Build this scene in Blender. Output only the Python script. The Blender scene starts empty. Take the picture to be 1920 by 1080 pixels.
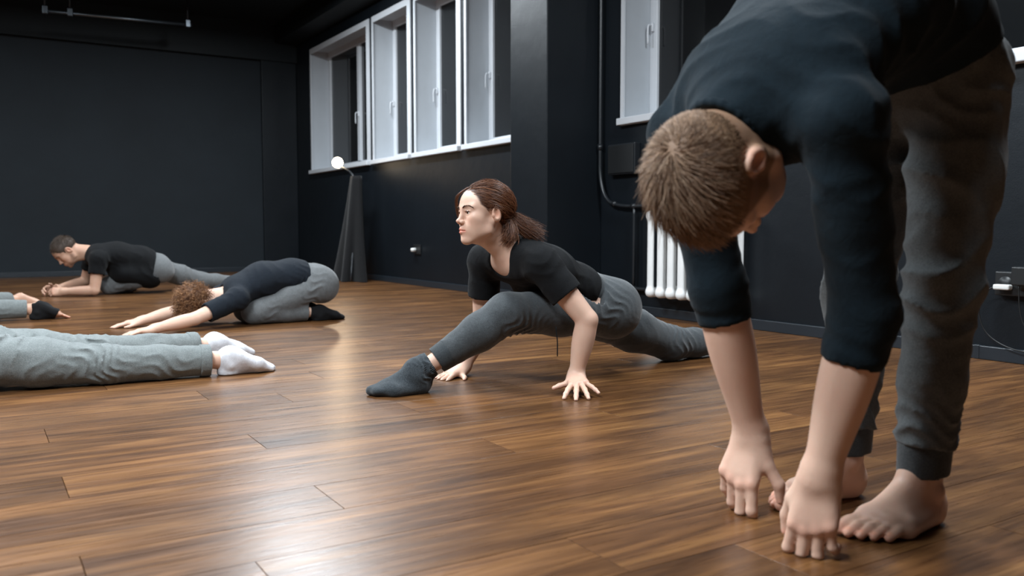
import bpy, math, random
import numpy as np
from mathutils import Vector, Matrix

# ------------------------------------------------------------------ camera
FPX, CAMH = 1630.0, 0.59                      # focal length in pixels of a 1920-wide frame, lens height
PITCH = math.atan(113 / FPX)
YAW = math.atan2(1015, FPX / math.cos(PITCH))
scene = bpy.context.scene
COL = scene.collection
_f = np.array([math.sin(YAW) * math.cos(PITCH), math.cos(YAW) * math.cos(PITCH), -math.sin(PITCH)])
_r = np.array([math.cos(YAW), -math.sin(YAW), 0.0])
_u = np.cross(_r, _f)
_c = np.array([0.0, 0.0, CAMH])
cam_data = bpy.data.cameras.new('camera')
cam = bpy.data.objects.new('camera', cam_data)
COL.objects.link(cam)
m = Matrix.Identity(4)
for i in range(3):
    m[i][0], m[i][1], m[i][2], m[i][3] = _r[i], _u[i], -_f[i], _c[i]
cam.matrix_world = m
cam_data.sensor_width = 36.0
cam_data.lens = FPX / 1920 * 36.0
cam_data.clip_start = 0.05
cam_data.dof.use_dof = True
cam_data.dof.focus_distance = 3.05
cam_data.dof.aperture_fstop = 3.6
scene.camera = cam

# ------------------------------------------------------------------ exposure, world, room lamps
scene.view_settings.view_transform = 'Standard'
scene.view_settings.look = 'None'
scene.view_settings.exposure = 0.0
scene.view_settings.gamma = 1.0
scene.view_settings.use_curve_mapping = False
world = bpy.data.worlds.new('world')
scene.world = world
world.use_nodes = True
world.node_tree.nodes['Background'].inputs[0].default_value = (0.012, 0.016, 0.024, 1)
world.node_tree.nodes['Background'].inputs[1].default_value = 1.0

CEIL = 3.3
def ceiling_area(loc, sx, sy, watts, col):
    d = bpy.data.lights.new('ceiling_lamp_light', 'AREA')
    d.shape = 'RECTANGLE'; d.size = sx; d.size_y = sy; d.energy = watts; d.color = col
    o = bpy.data.objects.new('ceiling_lamp_light', d)
    o.location = loc
    COL.objects.link(o)
    return o
COOL = (0.86, 0.94, 1.0)
LAMPS = [  # x, y, size x, size y, watts
    (2.52, 7.6, 0.22, 2.8, 200),
    (0.2, 4.3, 0.5, 1.7, 200),
    (-0.9, 1.4, 0.6, 1.7, 250),
    (2.85, 1.7, 0.4, 1.4, 130),
    (-1.2, 8.6, 0.5, 1.7, 110),
]
for lx, ly, sx, sy, w in LAMPS:
    ceiling_area((lx, ly, CEIL - 0.145), sx, sy, w, COOL)

# ------------------------------------------------------------------ pixel helpers (a pixel only gives a direction; the second argument fixes the distance)
def V(*a): return np.array(a, dtype=float)
def _ray(px, py): return _f + _r * (px - 960) / FPX - _u * (py - 540) / FPX
def at_z(px, py, z=0.0):
    d = _ray(px, py); return _c + d * ((z - CAMH) / d[2])
def at_x(px, py, x):
    d = _ray(px, py); return _c + d * (x / d[0])
def at_y(px, py, y):
    d = _ray(px, py); return _c + d * (y / d[1])
def unit(v):
    v = np.asarray(v, float); return v / max(1e-9, np.linalg.norm(v))

# ------------------------------------------------------------------ object helpers
def link(o, parent=None):
    COL.objects.link(o)
    if parent is not None:
        o.parent = parent; o.matrix_parent_inverse = world_of(parent).inverted()
    return o
def world_of(o):
    w = o.matrix_basis.copy()
    return w if o.parent is None else world_of(o.parent) @ o.matrix_parent_inverse @ w
def mesh_obj(name, verts, faces, mat=None, parent=None, smooth=False):
    me = bpy.data.meshes.new(name)
    me.from_pydata([tuple(map(float, v)) for v in verts], [], [tuple(f) for f in faces])
    me.update()
    if smooth: me.polygons.foreach_set('use_smooth', [True] * len(me.polygons))
    if mat: me.materials.append(mat)
    return link(bpy.data.objects.new(name, me), parent)
def fast_mesh(name, verts, quads, mat=None, parent=None, smooth=True, colors=None):
    n = quads.shape[1]
    me = bpy.data.meshes.new(name)
    me.vertices.add(len(verts)); me.vertices.foreach_set('co', np.asarray(verts, np.float32).ravel())
    me.loops.add(quads.size); me.loops.foreach_set('vertex_index', quads.ravel().astype(np.int32))
    me.polygons.add(len(quads))
    me.polygons.foreach_set('loop_start', np.arange(0, quads.size, n, dtype=np.int32))
    me.update(calc_edges=True)
    me.polygons.foreach_set('use_smooth', np.full(len(quads), smooth))
    if colors is not None:
        a = me.color_attributes.new('tint', 'FLOAT_COLOR', 'POINT')
        c = np.ones((len(verts), 4), np.float32); c[:, :3] = colors
        a.data.foreach_set('color', c.ravel())
    if mat: me.materials.append(mat)
    return link(bpy.data.objects.new(name, me), parent)
def empty(name, loc, label=None, cat=None, group=None, kind=None):
    o = bpy.data.objects.new(name, None); o.empty_display_size = 0.1
    COL.objects.link(o); o.location = loc
    return tag(o, label, cat, group, kind)
def tag(o, label=None, cat=None, group=None, kind=None):
    if label: o['label'] = label
    if cat: o['category'] = cat
    if group: o['group'] = group
    if kind: o['kind'] = kind
    return o
BOX_F = [(0, 3, 2, 1), (4, 5, 6, 7), (0, 1, 5, 4), (1, 2, 6, 5), (2, 3, 7, 6), (3, 0, 4, 7)]
class MB:
    """collects boxes, prisms and tubes into one mesh"""
    def __init__(s): s.v = []; s.f = []
    def add(s, v, f):
        o = len(s.v); s.v += [tuple(p) for p in v]; s.f += [tuple(i + o for i in q) for q in f]; return s
    def box(s, x0, x1, y0, y1, z0, z1, bev=0.0):
        if bev <= 0:
            return s.add([(x0, y0, z0), (x1, y0, z0), (x1, y1, z0), (x0, y1, z0), (x0, y0, z1), (x1, y0, z1), (x1, y1, z1), (x0, y1, z1)], BOX_F)
        import bmesh
        bm = bmesh.new(); bmesh.ops.create_cube(bm, size=1.0)
        for v in bm.verts:
            v.co = Vector(((x0 + x1) / 2 + v.co.x * (x1 - x0), (y0 + y1) / 2 + v.co.y * (y1 - y0), (z0 + z1) / 2 + v.co.z * (z1 - z0)))
        bmesh.ops.bevel(bm, geom=list(bm.edges), offset=bev, segments=2, affect='EDGES', profile=0.5)
        bm.verts.index_update()
        s.add([tuple(v.co) for v in bm.verts], [[v.index for v in f.verts] for f in bm.faces]); bm.free()
        return s
    def tube(s, pts, r, n=10, closed_ends=True):
        pts = [np.asarray(p, float) for p in pts]; rs = r if hasattr(r, '__len__') else [r] * len(pts)
        base = len(s.v); prev = None
        for i, p in enumerate(pts):
            t = unit(pts[min(i + 1, len(pts) - 1)] - pts[max(i - 1, 0)])
            a = np.cross(t, prev if prev is not None else (V(0, 0, 1) if abs(t[2]) < 0.9 else V(1, 0, 0)))
            a = unit(a) if prev is None else unit(prev - t * (prev @ t)); b = np.cross(t, a); prev = a
            for k in range(n):
                th = 2 * math.pi * k / n
                s.v.append(tuple(p + rs[i] * (a * math.cos(th) + b * math.sin(th))))
        for i in range(len(pts) - 1):
            for k in range(n):
                k2 = (k + 1) % n
                s.f.append((base + i * n + k, base + i * n + k2, base + (i + 1) * n + k2, base + (i + 1) * n + k))
        if closed_ends:
            s.f.append(tuple(base + k for k in range(n))[::-1]); e = base + (len(pts) - 1) * n
            s.f.append(tuple(e + k for k in range(n)))
        return s
    def build(s, name, mat, parent=None, smooth=False):
        return mesh_obj(name, s.v, s.f, mat, parent, smooth)
def smooth_path(pts, n=8):
    """Catmull-Rom through the points"""
    P = [np.asarray(p, float) for p in pts]; P = [2 * P[0] - P[1]] + P + [2 * P[-1] - P[-2]]; out = []
    for i in range(1, len(P) - 2):
        for k in range(n):
            t = k / n
            out.append(0.5 * (2 * P[i] + (P[i + 1] - P[i - 1]) * t + (2 * P[i - 1] - 5 * P[i] + 4 * P[i + 1] - P[i + 2]) * t * t
                              + (3 * P[i] - P[i - 1] - 3 * P[i + 1] + P[i + 2]) * t ** 3))
    out.append(P[-2]); return out

# ------------------------------------------------------------------ materials
class NT:
    def __init__(s, name):
        s.m = bpy.data.materials.new(name); s.m.use_nodes = True
        s.t = s.m.node_tree; s.b = s.t.nodes['Principled BSDF']
    def n(s, kind, **kw):
        x = s.t.nodes.new(kind)
        for k, v in kw.items():
            if k.startswith('i_'):
                key = k[2:]; key = int(key) if key.isdigit() else key.replace('_', ' ')
                x.inputs[key].default_value = v
            else: setattr(x, k, v)
        return x
    def l(s, a, b): s.t.links.new(a, b)
    def ramp(s, stops):
        r = s.n('ShaderNodeValToRGB'); e = r.color_ramp.elements
        while len(e) < len(stops): e.new(0.5)
        for i, (p, c) in enumerate(stops):
            e[i].position = p; e[i].color = (*c, 1) if len(c) == 3 else c
        return r
    def mix(s, a, b, fac, mode='MIX'):
        x = s.n('ShaderNodeMix', data_type='RGBA', blend_type=mode)
        for sock, v in ((x.inputs[0], fac), (x.inputs[6], a), (x.inputs[7], b)):
            if hasattr(v, 'links') or hasattr(v, 'is_output'): s.l(v, sock)
            elif isinstance(v, (int, float)): sock.default_value = v
            else: sock.default_value = (*v, 1)
        return x.outputs[2]
    def bump(s, h, strength, dist=0.01, normal=None):
        b = s.n('ShaderNodeBump'); b.inputs['Strength'].default_value = strength; b.inputs['Distance'].default_value = dist
        s.l(h, b.inputs['Height'])
        if normal is not None: s.l(normal, b.inputs['Normal'])
        return b.outputs[0]
    def noise(s, scale, detail=4, rough=0.5, vec=None, dist=0.0):
        x = s.n('ShaderNodeTexNoise'); x.inputs['Scale'].default_value = scale; x.inputs['Detail'].default_value = detail
        x.inputs['Roughness'].default_value = rough; x.inputs['Distortion'].default_value = dist
        if vec is not None: s.l(vec, x.inputs['Vector'])
        return x
    def coords(s, out='Object', scale=None, obj=None):
        c = s.n('ShaderNodeTexCoord'); o = c.outputs[out]
        if scale:
            mp = s.n('ShaderNodeMapping'); mp.inputs['Scale'].default_value = scale; s.l(o, mp.inputs[0]); o = mp.outputs[0]
        return o
def simple(name, col, rough=0.6, metal=0.0, spec=0.5, nscale=0, namp=0.0, bump=0.0, bscale=80):
    t = NT(name); b = t.b
    b.inputs['Base Color'].default_value = (*col, 1); b.inputs['Roughness'].default_value = rough
    b.inputs['Metallic'].default_value = metal; b.inputs['Specular IOR Level'].default_value = spec
    if namp:
        nz = t.noise(nscale, 4, 0.6, t.coords())
        lo = tuple(c * (1 - namp) for c in col); hi = tuple(min(1, c * (1 + namp)) for c in col)
        r = t.ramp([(0.3, lo), (0.7, hi)]); t.l(nz.outputs[0], r.inputs[0]); t.l(r.outputs[0], b.inputs['Base Color'])
    if bump:
        nz = t.noise(bscale, 3, 0.6, t.coords()); t.l(t.bump(nz.outputs[0], bump, 0.004), b.inputs['Normal'])
    return t.m
def fabric(name, c1, c2, mel_scale=420, rough=0.9, weave=0.25, sheen=0.25):
    """knitted fabric: flecked colour, fine relief, soft larger creases"""
    t = NT(name); b = t.b; co = t.coords()
    n1 = t.noise(mel_scale, 2, 0.7, co); n2 = t.noise(60, 3, 0.6, co)
    r = t.ramp([(0.36, c1), (0.64, c2)]); t.l(n1.outputs[0], r.inputs[0])
    r2 = t.ramp([(0.3, (0.88,) * 3), (0.7, (1.06,) * 3)]); t.l(n2.outputs[0], r2.inputs[0])
    t.l(t.mix(r.outputs[0], r2.outputs[0], 1.0, 'MULTIPLY'), b.inputs['Base Color'])
    b.inputs['Roughness'].default_value = rough; b.inputs['Specular IOR Level'].default_value = 0.2
    b.inputs['Sheen Weight'].default_value = sheen; b.inputs['Sheen Roughness'].default_value = 0.5
    nb = t.noise(900, 2, 0.6, co); bp = t.bump(nb.outputs[0], weave, 0.002)
    n3 = t.noise(26, 4, 0.55, co, 0.6); t.l(t.bump(n3.outputs[0], 0.22, 0.012, bp), b.inputs['Normal'])
    return t.m
def skin_mat(name, col, red):
    t = NT(name); b = t.b; co = t.coords()
    n1 = t.noise(9, 4, 0.6, co); n2 = t.noise(160, 3, 0.6, co)
    base = t.mix(col, red, 0.0)
    r = t.ramp([(0.35, (0, 0, 0)), (0.75, (0.55,) * 3)]); t.l(n1.outputs[0], r.inputs[0])
    base = t.mix(col, red, r.outputs[0])
    at = t.n('ShaderNodeVertexColor', layer_name='tint')
    base = t.mix(base, at.outputs[0], 1.0, 'MULTIPLY')
    t.l(base, b.inputs['Base Color'])
    b.inputs['Roughness'].default_value = 0.48; b.inputs['Specular IOR Level'].default_value = 0.4
    b.inputs['Subsurface Weight'].default_value = 0.12; b.inputs['Subsurface Radius'].default_value = (0.9, 0.35, 0.2)
    b.inputs['Subsurface Scale'].default_value = 0.012
    t.l(t.bump(n2.outputs[0], 0.12, 0.002), b.inputs['Normal'])
    return t.m
def hair_mat(name, rough=0.42):
    t = NT(name); b = t.b
    at = t.n('ShaderNodeVertexColor', layer_name='tint'); t.l(at.outputs[0], b.inputs['Base Color'])
    b.inputs['Roughness'].default_value = rough; b.inputs['Specular IOR Level'].default_value = 0.45
    return t.m

# ------------------------------------------------------------------ implicit-surface modeller (bodies and clothes)
class Sdf:
    def __init__(s): s.ops = []
    def seg(s, a, b, ra, rb=None, L=None, k=0.012, op='u', cap=None, wr=None, prof=None):
        """tapered limb from a to b; radius a number or (half width along L, half depth)"""
        a = np.asarray(a, float); b = np.asarray(b, float); rb = ra if rb is None else rb
        ra = ra if hasattr(ra, '__len__') else (ra, ra); rb = rb if hasattr(rb, '__len__') else (rb, rb)
        d = b - a; ln = np.linalg.norm(d)
        if ln < 1e-6: d = V(0, 0, 1); ln = 1e-6
        n = d / max(ln, 1e-9) if ln > 1e-5 else V(0, 0, 1)
        L = V(0, 1, 0) if L is None else np.asarray(L, float)
        L = L - n * (L @ n)
        if np.linalg.norm(L) < 1e-3: L = np.cross(n, V(1, 0.3, 0.2))
        L = unit(L); D = np.cross(n, L)
        mx = max(max(ra), max(rb), cap or 0, max(prof[1]) if prof is not None else 0) + (wr[0] if wr else 0)
        s.ops.append(('seg', op, np.minimum(a, b) - mx, np.maximum(a, b) + mx, k, (a, n, L, D, ln, ra, rb, cap, wr, prof)))
        return s
    def ell(s, c, r, F=(1, 0, 0), L=(0, 1, 0), k=0.012, op='u'):
        """ellipsoid; r = (along F, along L, along F x L)"""
        c = np.asarray(c, float); F = unit(F); L = np.asarray(L, float); L = unit(L - F * (L @ F)); D = np.cross(F, L)
        mx = max(r)
        s.ops.append(('ell', op, c - mx, c + mx, k, (c, F, L, D, r))); return s
    def chain(s, pts, rs, k=0.02, L=None, **kw):
        for i in range(len(pts) - 1): s.seg(pts[i], pts[i + 1], rs[i], rs[i + 1], L, k, **kw)
        return s
    def cut(s, c, n, R, k=0.003):
        """remove what lies beyond the plane (c, n) inside a ball of radius R"""
        c = np.asarray(c, float); s.ops.append(('cut', 'c', c - R, c + R, k, (c, unit(n), R))); return s
    def folds(s, c, R, n, lam, amp, seed=0.0, side=None):
        """creases: ridges across direction n around c"""
        c = np.asarray(c, float); s.ops.append(('fold', 'f', c - 2 * R, c + 2 * R, 0, (c, R, unit(n), lam, amp, seed, None if side is None else unit(side)))); return s
    def floor(s, z=0.0):
        s.ops.append(('floor', 'c', None, None, 0.004, (z,))); return s
    def eval(s, xs, ys, zs):
        F = np.full((len(xs), len(ys), len(zs)), 0.5, np.float32)
        for kind, op, lo, hi, k, a in s.ops:
            if lo is None:
                F[:] = np.maximum(F, (a[0] - zs.astype(np.float32))[None, None, :]); continue
            mg = k + 0.014
            i0, i1 = np.searchsorted(xs, (lo[0] - mg, hi[0] + mg)); j0, j1 = np.searchsorted(ys, (lo[1] - mg, hi[1] + mg))
            k0, k1 = np.searchsorted(zs, (lo[2] - mg, hi[2] + mg))
            if i0 >= i1 or j0 >= j1 or k0 >= k1: continue
            X, Y, Z = xs[i0:i1], ys[j0:j1], zs[k0:k1]; sub = F[i0:i1, j0:j1, k0:k1]
            def lin(c, n): return (((X - c[0]) * n[0])[:, None, None] + ((Y - c[1]) * n[1])[None, :, None] + ((Z - c[2]) * n[2])[None, None, :]).astype(np.float32)
            if kind == 'seg':
                c, n, L, D, ln, ra, rb, cap, wr, prof = a
                q, l, d = lin(c, n), lin(c, L), lin(c, D)
                t = np.clip(q / ln, 0, 1); q -= t * ln
                wl = ra[0] + (rb[0] - ra[0]) * t; wd = ra[1] + (rb[1] - ra[1]) * t
                if prof is not None: wl = wd = np.interp(t, prof[0], prof[1]).astype(np.float32)
                rc = np.minimum(wl, wd) if cap is None else np.float32(cap)
                A, B, Q = l / wl, d / wd, q / rc
                q0 = np.sqrt(A * A + B * B + Q * Q); q1 = np.sqrt((A / wl) ** 2 + (B / wd) ** 2 + (Q / rc) ** 2) + 1e-6
                v = q0 * (q0 - 1) / q1
                if wr:
                    amp, nw, ph, wob = wr[:4]; th = np.arctan2(B, A)
                    arg = t * nw + ph + wob * np.sin(th + ph * 3) + 0.25 * wob * np.sin(2 * th + t * 7 + ph)
                    v -= amp * (1 - 2 * np.abs(np.sin(math.pi * arg)) ** 0.8) * (0.6 + 0.4 * np.sin(th * 2 + ph * 5 + t * 9))
            elif kind == 'ell':
                c, n, L, D, r = a
                A, B, Q = lin(c, n) / r[0], lin(c, L) / r[1], lin(c, D) / r[2]
                q0 = np.sqrt(A * A + B * B + Q * Q); q1 = np.sqrt((A / r[0]) ** 2 + (B / r[1]) ** 2 + (Q / r[2]) ** 2) + 1e-6
                v = q0 * (q0 - 1) / q1
            elif kind == 'cut':
                c, n, R = a
                rr = np.sqrt(((X - c[0]) ** 2)[:, None, None] + ((Y - c[1]) ** 2)[None, :, None] + ((Z - c[2]) ** 2)[None, None, :])
                v = np.where(rr < R, lin(c, n), -1.0).astype(np.float32); sub[:] = np.maximum(sub, v); continue
            else:
                c, R, n, lam, amp, seed, side = a
                r2 = (((X - c[0]) ** 2)[:, None, None] + ((Y - c[1]) ** 2)[None, :, None] + ((Z - c[2]) ** 2)[None, None, :]).astype(np.float32)
                o1 = unit(np.cross(n, V(0.3, 0.8, 0.5))); o2 = np.cross(n, o1)
                p, p1, p2 = lin(c, n), lin(c, o1), lin(c, o2)
                ph = p / lam + seed + 0.45 * np.sin(p1 * 2.1 / lam + seed * 5) + 0.35 * np.sin(p2 * 1.7 / lam + seed * 9 + p / lam)
                w = np.exp(-r2 / (R * R))
                if side is not None: w = w * np.clip(0.35 + lin(c, side) / R, 0, 1)
                sub -= amp * w * (1 - 1.9 * np.abs(np.sin(math.pi * ph)) ** 0.7); continue
            if op == 'u':
                h = np.clip(0.5 + 0.5 * (sub - v) / k, 0, 1); sub[:] = sub * (1 - h) + v * h - k * h * (1 - h)
            elif op == 's':
                h = np.clip(0.5 - 0.5 * (sub + v) / k, 0, 1); sub[:] = sub * (1 - h) - v * h + k * h * (1 - h)
        return F
    def bounds(s):
        lo = np.min([o[2] for o in s.ops if o[1] == 'u'], axis=0) - 0.02; hi = np.max([o[3] for o in s.ops if o[1] == 'u'], axis=0) + 0.02
        return lo, hi
    def mesh(s, h, fine=(), smooth=1):
        lo, hi = s.bounds(); axes = []
        for ax in range(3):
            x = lo[ax]; out = []
            while x < hi[ax] + h:
                st = h
                for fl, fh, fs in fine:
                    if fl[ax] - st < x < fh[ax]: st = min(st, fs)
                out.append(x); x += st
            axes.append(np.array(out))
        xs, ys, zs = axes; F = s.eval(xs, ys, zs)
        return surface_nets(F, xs, ys, zs, smooth)
def surface_nets(F, xs, ys, zs, smooth=1):
    S = F < 0; nx, ny, nz = F.shape
    cnt = np.zeros((nx - 1, ny - 1, nz - 1), np.uint8)
    cor = [(i, j, k) for i in (0, 1) for j in (0, 1) for k in (0, 1)]
    for i, j, k in cor: cnt += S[i:nx - 1 + i, j:ny - 1 + j, k:nz - 1 + k]
    act = np.flatnonzero((cnt > 0) & (cnt < 8)); shp = cnt.shape
    ci, cj, ck = np.unravel_index(act, shp)
    vals = np.stack([F[ci + i, cj + j, ck + k] for i, j, k in cor], 1)
    cx = np.stack([xs[ci], xs[ci + 1]], 1); cy = np.stack([ys[cj], ys[cj + 1]], 1); cz = np.stack([zs[ck], zs[ck + 1]], 1)
    acc = np.zeros((len(act), 3)); n = np.zeros(len(act))
    for a in range(8):
        for b in range(a + 1, 8):
            if bin(a ^ b).count('1') != 1: continue
            va, vb = vals[:, a], vals[:, b]; mk = (va < 0) != (vb < 0)
            t = np.where(mk, va / np.where(va == vb, 1, va - vb), 0)
            ia, ib = cor[a], cor[b]
            for d, cc in enumerate((cx, cy, cz)):
                acc[:, d] += np.where(mk, cc[:, ia[d]] + t * (cc[:, ib[d]] - cc[:, ia[d]]), 0)
            n += mk
    verts = acc / n[:, None]
    quads = []
    st = np.array([shp[1] * shp[2], shp[2], 1])
    for ax in range(3):
        sl = [slice(None)] * 3; s2 = [slice(None)] * 3; sl[ax] = slice(0, -1); s2[ax] = slice(1, None)
        A, B = S[tuple(sl)], S[tuple(s2)]
        e = np.array(np.nonzero(A != B)); o1, o2 = [d for d in range(3) if d != ax]
        ok = (e[o1] > 0) & (e[o2] > 0) & (e[o1] < shp[o1]) & (e[o2] < shp[o2]); e = e[:, ok]
        inside = A[tuple(e)]; base = e[0] * st[0] + e[1] * st[1] + e[2]
        q = np.stack([base - st[o1] - st[o2], base - st[o2], base, base - st[o1]], 1)
        flip = inside if ax != 1 else ~inside
        q = np.where(flip[:, None], q, q[:, ::-1]); quads.append(q)
    q = np.concatenate(quads); idx = np.searchsorted(act, q); 
    for _ in range(smooth):
        E = np.concatenate([idx[:, [0, 1]], idx[:, [1, 2]], idx[:, [2, 3]], idx[:, [3, 0]]])
        sm = np.zeros_like(verts); c = np.bincount(E[:, 0], minlength=len(verts)) + np.bincount(E[:, 1], minlength=len(verts))
        for d in range(3):
            sm[:, d] = np.bincount(E[:, 0], verts[E[:, 1], d], len(verts)) + np.bincount(E[:, 1], verts[E[:, 0], d], len(verts))
        verts = verts * 0.45 + 0.55 * sm / np.maximum(c, 1)[:, None]
    return verts, idx
# ------------------------------------------------------------------ room materials
R_ = {}
def wall_paint(name, col, rough=0.55):
    t = NT(name); b = t.b; co = t.coords()
    n = t.noise(1.3, 5, 0.6, co); r = t.ramp([(0.3, tuple(c * 0.86 for c in col)), (0.7, tuple(c * 1.12 for c in col))]); t.l(n.outputs[0], r.inputs[0]); t.l(r.outputs[0], b.inputs['Base Color'])
    b.inputs['Roughness'].default_value = rough; b.inputs['Specular IOR Level'].default_value = 0.28
    n2 = t.noise(190, 3, 0.6, co); n3 = t.noise(7, 3, 0.5, co); bp = t.bump(n2.outputs[0], 0.18, 0.003); t.l(t.bump(n3.outputs[0], 0.12, 0.02, bp), b.inputs['Normal'])
    return t.m
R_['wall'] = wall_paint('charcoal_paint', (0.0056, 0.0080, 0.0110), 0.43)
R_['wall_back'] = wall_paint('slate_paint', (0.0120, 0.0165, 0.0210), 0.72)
R_['ceiling'] = wall_paint('ceiling_paint', (0.007, 0.010, 0.012), 0.6)
R_['white'] = simple('white_pvc', (0.58, 0.60, 0.63), 0.38, nscale=3, namp=0.03)
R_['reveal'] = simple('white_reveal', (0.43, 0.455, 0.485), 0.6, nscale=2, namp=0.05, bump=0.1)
R_['glass'] = simple('night_glass', (0.006, 0.0065, 0.007), 0.06, spec=0.5)
R_['base'] = simple('dark_skirting', (0.016, 0.021, 0.027), 0.35, bump=0.05)
R_['pipe'] = simple('dark_pipe_paint', (0.014, 0.016, 0.019), 0.35)
R_['enamel'] = simple('white_enamel', (0.80, 0.80, 0.79), 0.32, nscale=6, namp=0.04)
R_['plastic'] = simple('black_plastic', (0.010, 0.011, 0.012), 0.45); R_['white_plastic'] = simple('white_plastic', (0.75, 0.75, 0.73), 0.4)
R_['drape'] = fabric('black_drape', (0.005, 0.005, 0.0056), (0.008, 0.008, 0.0088), sheen=0.08)
R_['metal'] = simple('dull_metal', (0.16, 0.18, 0.20), 0.35, 0.9)
def wood_mat():
    t = NT('brown_laminate'); b = t.b
    oi = t.n('ShaderNodeObjectInfo'); tc = t.n('ShaderNodeTexCoord')
    mul = t.n('ShaderNodeVectorMath', operation='SCALE'); comb = t.n('ShaderNodeCombineXYZ')
    t.l(oi.outputs['Random'], comb.inputs[0]); t.l(oi.outputs['Random'], comb.inputs[1]); t.l(oi.outputs['Random'], comb.inputs[2])
    t.l(comb.outputs[0], mul.inputs[0]); mul.inputs['Scale'].default_value = 71.0
    add = t.n('ShaderNodeVectorMath', operation='ADD'); t.l(tc.outputs['Object'], add.inputs[0]); t.l(mul.outputs[0], add.inputs[1])
    def mp(sc):
        m_ = t.n('ShaderNodeMapping'); m_.inputs['Scale'].default_value = sc; t.l(add.outputs[0], m_.inputs[0]); return m_.outputs[0]
    n1 = t.noise(1.0, 6, 0.62, mp((1.1, 13, 1)), 1.2)      # broad figure along the board
    n2 = t.noise(1.0, 5, 0.65, mp((5, 120, 1)), 0.4)        # fine grain
    n3 = t.noise(1.0, 3, 0.5, mp((2.4, 4.5, 1)), 0.5)       # blotches
    r1 = t.ramp([(0.28, (0.062, 0.0265, 0.0105)), (0.45, (0.115, 0.051, 0.0190)), (0.58, (0.175, 0.081, 0.029)), (0.74, (0.250, 0.125, 0.044))]); t.l(n1.outputs[0], r1.inputs[0])
    r2 = t.ramp([(0.30, (0.62, 0.58, 0.56)), (0.62, (1.10, 1.08, 1.06))]); t.l(n2.outputs[0], r2.inputs[0])
    r3 = t.ramp([(0.34, (0.62, 0.60, 0.60)), (0.62, (1.12, 1.10, 1.08))]); t.l(n3.outputs[0], r3.inputs[0])
    c = t.mix(r1.outputs[0], r2.outputs[0], 0.8, 'MULTIPLY'); c = t.mix(c, r3.outputs[0], 0.8, 'MULTIPLY')
    rr = t.ramp([(0.0, (0.80, 0.79, 0.78)), (1.0, (1.15, 1.14, 1.12))]); t.l(oi.outputs['Random'], rr.inputs[0]); c = t.mix(c, rr.outputs[0], 1.0, 'MULTIPLY')
    t.l(c, b.inputs['Base Color'])
    ro = t.ramp([(0.3, (0.25,) * 3), (0.7, (0.36,) * 3)]); t.l(n2.outputs[0], ro.inputs[0]); t.l(ro.outputs[0], b.inputs['Roughness'])
    b.inputs['Specular IOR Level'].default_value = 0.45
    n4 = t.noise(1.0, 3, 0.55, mp((14, 42, 1)), 0.8)        # hand-scraped hollows
    bp = t.bump(n2.outputs[0], 0.10, 0.002); bp = t.bump(n4.outputs[0], 0.16, 0.003, bp); t.l(bp, b.inputs['Normal'])
    return t.m
R_['wood'] = wood_mat(); R_['subfloor'] = simple('subfloor', (0.012, 0.008, 0.006), 0.9)

# ------------------------------------------------------------------ floor of laminate planks
WX, BY, X0, Y0 = 3.855, 11.86, -3.6, -2.6          # window wall, back wall, left wall, wall behind the camera
fl = MB().box(X0, WX, Y0, BY, -0.10, -0.012).build('floor', R_['subfloor']); tag(fl, 'glossy brown laminate plank floor of the studio', None, None, 'structure')
PW, PL, G, BV = 0.193, 1.545, 0.0008, 0.0002
def plank_verts(x0, x1, y0, y1):
    x0 += G; x1 -= G; y0 += G; y1 -= G; v = []
    for z, i in ((-0.012, 0), (-BV, 0), (0.0, BV)): v += [(x0 + i, y0 + i, z), (x1 - i, y0 + i, z), (x1 - i, y1 - i, z), (x0 + i, y1 - i, z)]
    return v
PLANK_F = [(8, 9, 10, 11)] + [(a + k, a + (k + 1) % 4, a + 4 + (k + 1) % 4, a + 4 + k) for a in (0, 4) for k in range(4)]
full = bpy.data.meshes.new('plank'); full.from_pydata(plank_verts(0, PL, 0, PW), [], PLANK_F); full.materials.append(R_['wood'])
known = {0: 0.162, -2: 0.652, -3: 0.162, -4: 1.197, -5: 0.647, -6: 0.145, -1: 1.20}
rngp = random.Random(7); rest = MB(); last = None; nfull = 0
k0, k1 = int(math.floor((Y0 - 2.674) / PW)), int(math.ceil((BY - 2.674) / PW))
for k in range(k0, k1):
    ya, yb = max(Y0, 2.674 + k * PW), min(BY, 2.674 + (k + 1) * PW)
    off = known.get(k)
    if off is None: off = rngp.choice([o for o in (0.15, 0.65, 1.19, 0.40, 0.92) if last is None or abs(o - last) > 0.2]) + rngp.uniform(-0.04, 0.04)
    last = off; x = off - PL * math.ceil((off - X0) / PL)
    while x < WX - 0.02:
        a, b = max(x, X0), min(x + PL, WX); x += PL
        if b - a < 0.05: continue
        if yb > 0.75 and b > 0.0 + 0.0 * yb and a < 0.8 + yb * 3.2:
            if b - a > PL - 1e-4 and yb - ya > PW - 1e-4: o = bpy.data.objects.new('plank', full)
            else:
                me = bpy.data.meshes.new('plank_cut'); me.from_pydata(plank_verts(0, b - a, 0, yb - ya), [], PLANK_F); me.materials.append(R_['wood']); o = bpy.data.objects.new('plank', me)
            o.location = (a, ya, 0); link(o, fl); nfull += 1
        else: rest.add(plank_verts(a, b, ya, yb), PLANK_F)
tag(rest.build('planks_out_of_view', R_['wood'], fl), kind='stuff')

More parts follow.
